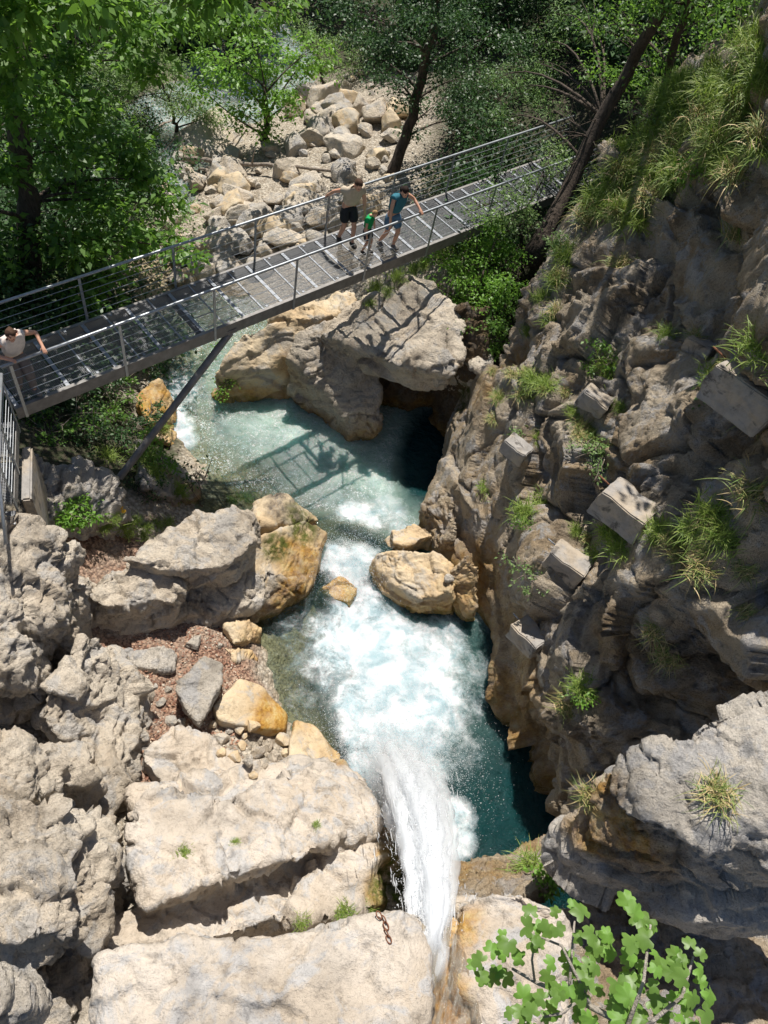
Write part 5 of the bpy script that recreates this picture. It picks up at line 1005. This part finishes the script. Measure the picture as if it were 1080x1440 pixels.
# ---------------------------------------------------------------- loose stones and driftwood
def stone_mesh(seed):
    r = np.random.RandomState(seed); bm = bmesh.new(); bmesh.ops.create_icosphere(bm, subdivisions=4, radius=1); v = np.array([x.co for x in bm.verts]); f = np.array([[l.index for l in x.verts] for x in bm.faces]); bm.free()
    for _ in range(16):
        n_ = r.normal(0, 1, 3); n_ /= np.linalg.norm(n_); d = r.uniform(.48, .82); s_ = v @ n_; v = v - np.outer(np.maximum(s_ - d, 0) * .97, n_)
    v = v + .06 * vec3(v * 1.5 + seed) ; n2 = vnormals(v, f); v = v + n2 * (.05 * fbm(v * 4 + seed, 3) + .05 * craggy(v * .8 + seed * 3.1, 2.0, size=.5))[:, None]
    me = mesh_np('boulder', v, f); smooth(me)
    for nm in ('wet', 'ochre', 'moss', 'dark'): attr(me, nm, np.zeros(len(v)) if nm != 'ochre' else sstep(-.2, -.9, v[:, 2]) * .6)
    return me
SMs = [stone_mesh(90 + k) for k in range(8)]
for k, x in enumerate(SMs): x.materials.append(M['smooth'] if k % 3 == 0 else M['lime'])
SM2 = [x.copy() for x in SMs[:4]]
for x in SM2: x.materials.clear(); x.materials.append(M['grey'])
def stone(px, py, w_, h_, label, group=None, name='boulder', lst=SMs, cat='boulder', sink=.35):
    q_, n_ = hit(px, py)
    if q_ is None: return
    d = (np.array(q_) - CAMP); depth = d @ np.array([RT[2] * -1, FW[2] * -1, UP[2] * -1]); sx = w_ / FPX * depth / 2; sz = h_ / FPX * depth / 2
    o = obj(name, lst[fr.randint(len(lst))], None, label=label, cat=cat, group=group); o.rotation_euler = (fr.uniform(-.3, .3), fr.uniform(-.3, .3), fr.uniform(0, 6.3))
    o.location = Vector(q_) + Vector((0, 0, sz * .4)); o.scale = (sx * 1.15, sx * fr.uniform(.85, 1.1), sz * 1.1)
for a, b_, w_, h_, lab in [(296, 200, 100, 52, 'very large pale boulder lying in the far stream'), (310, 262, 40, 36, 'squared beige boulder below the fallen log'), (462, 152, 60, 60, 'large brown topped boulder at the head of the boulder pile'), (490, 185, 46, 40, 'rounded buff boulder in the boulder pile below the dark tree'), (505, 160, 36, 40, 'tilted slab boulder at the upper edge of the boulder pile'),
                             (420, 290, 62, 40, 'broad grey boulder beside the shadow of the railing'), (395, 338, 62, 36, 'flat pale boulder just behind the bridge deck'), (352, 262, 22, 26, 'grey cobble beside the squared boulder'), (440, 200, 50, 30, 'pale flat boulder in the sunlit boulder pile'), (375, 330, 40, 30, 'pale round boulder next to the deck edge'), (380, 215, 26, 26, 'grey boulder under the bright shrub'),
                             (330, 225, 30, 26, 'dark sided stone beside the very large pale boulder'), (215, 335, 26, 22, 'brown stone at the edge of the left stream'), (250, 310, 30, 18, 'wet stone in the left stream'), (440, 260, 40, 26, 'sunlit boulder under the log')]: stone(a, b_, w_, h_, lab)
q_ = np.stack([fr.uniform(200, 580, 1500), fr.uniform(100, 420, 1500)], 1); q_ = q_[inside(q_, np.array([(215, 300), (260, 215), (330, 235), (400, 205), (420, 110), (520, 105), (570, 180), (560, 270), (470, 330), (380, 380), (300, 400), (250, 400), (230, 350)]))][:215]
for a, b_ in q_: s = 9 + 36 * fr.rand() ** 2.0; stone(a, b_, s * 1.2, s, 'weathered stone in the rubble bed behind the footbridge', 'rubble stones behind the footbridge', lst=SMs + SM2, name='rubble_stone', cat='stone')
for a, b_, w_, h_ in [(355, 1022, 22, 17), (378, 1048, 20, 20), (397, 1040, 26, 26), (312, 1040, 24, 22), (340, 1048, 16, 14), (362, 1058, 20, 22), (330, 1065, 22, 18), (350, 1072, 18, 14), (385, 1065, 22, 26), (322, 1028, 14, 12), (300, 1020, 16, 12), (338, 1025, 16, 12), (365, 1042, 12, 10), (370, 1075, 20, 16), (345, 1035, 12, 10), (310, 1060, 16, 14), (400, 1060, 14, 12), (355, 1090, 16, 10)]: stone(a, b_, w_, h_, 'angular cream stone heaped below the smooth yellow boulder', 'cream stones below the yellow boulder', name='stone', cat='stone')
for a, b_, w_, h_, lab in [(273, 906, 28, 18, 'oval pale stone alone on the leaf litter'), (226, 988, 14, 10, 'small white pebble on the leaf litter beside the tilted slab'), (218, 967, 10, 8, 'smallest pale pebble on the leaf litter'), (236, 972, 12, 8, 'pale pebble next to the tilted slab'), (310, 908, 10, 10, 'white pebble near the stepped yellow ledge'), (632, 815, 16, 16, 'small stone wedged behind the cream topped boulder'), (240, 1015, 20, 12, 'flat pebble at the foot of the tilted slab'), (256, 1016, 16, 12, 'grey pebble at the foot of the tilted slab')]: stone(a, b_, w_, h_, lab, name='stone', cat='stone', lst=SM2)
gp = MB(); gq = np.stack([fr.uniform(190, 350, 420), fr.uniform(880, 1090, 420)], 1)
for a, b_ in gq:
    h_, n_ = hit(a, b_)
    if h_ is None or h_.z > 1.15 or h_.z < .3 or abs(h_.z - gz(h_.x, h_.y)) > .03: continue
    r = fr.uniform(.012, .04); gp.add(np.array(h_) + oc * np.array([1, .8, .6]) * r @ np.array(Euler((fr.uniform(0, 3), fr.uniform(0, 3), 0)).to_matrix()), of)
gp.obj('gravel', flat('gravel_stone', (.52, .45, .36), .9, 0, .2, 3), None, kind='stuff', label='small loose gravel on the leaf litter')
lv = []; lr = np.random.RandomState(3)
for _ in range(2600):
    a, b_ = lr.uniform(180, 345), lr.uniform(880, 1110); h_, n_ = hit(a, b_)
    if h_ is None or h_.z > 1.2 or h_.z < .35 or abs(h_.z - gz(h_.x, h_.y)) > .03: continue
    lv.append(np.array(h_) + [0, 0, .012])
lv = np.array(lv); lvv = leaves(lv, lr.normal(0, 1, lv.shape) * np.array([1, 1, .2]), .06, lr, .5, .1); lme = mesh_np('leaf_litter', lvv, np.arange(len(lvv)).reshape(-1, 4)); attr(lme, 'rnd', np.repeat(lr.rand(len(lv)), 4))
m, t, p = mk('fallen_leaf'); t.links.new(ramp(t, at_(t, 'rnd'), [(0.0, (.13, .055, .035)), (.5, (.27, .13, .08)), (1.0, (.42, .27, .18))]), p.inputs['Base Color']); p.inputs['Roughness'].default_value = .8
obj('leaf_litter', lme, m, kind='stuff', label='brown fallen leaves between the rocks')
def log(a, b_, r0, label, z=.12, name='fallen_log'):
    h1, _ = hit(*a); h2, _ = hit(*b_); p0, p1 = np.array(h1) + [0, 0, z], np.array(h2) + [0, 0, z]; e_ = empty(name, tuple(p0), label=label, cat='log'); r = np.random.RandomState(int(a[0])); ts = np.linspace(0, 1, 12)[:, None]
    q_ = ts * (p1 - p0) + r.normal(0, .03, (12, 3)); mb = MB(); mb.tube(q_, np.linspace(r0, r0 * .5, 12), 8); mb.obj('stem', M['wood'], e_, True)
    mb = MB(); i = 5; mb.tube(limb_pts(q_[i], q_[i] + r.normal(0, .3, 3) + [0, 0, .3], r, 5), np.linspace(r0 * .4, .006, 5), 5); mb.obj('branch', M['wood'], e_, True)
log((250, 233), (485, 250), .09, 'long fallen log lying across the rubble behind the footbridge', .25); log((205, 200), (262, 163), .06, 'bleached branch leaning in the far stream', .2); log((318, 222), (350, 180), .03, 'thin pale stick against the very large boulder', .25); log((280, 240), (300, 250), .05, 'short stub of driftwood in the far stream', .1)
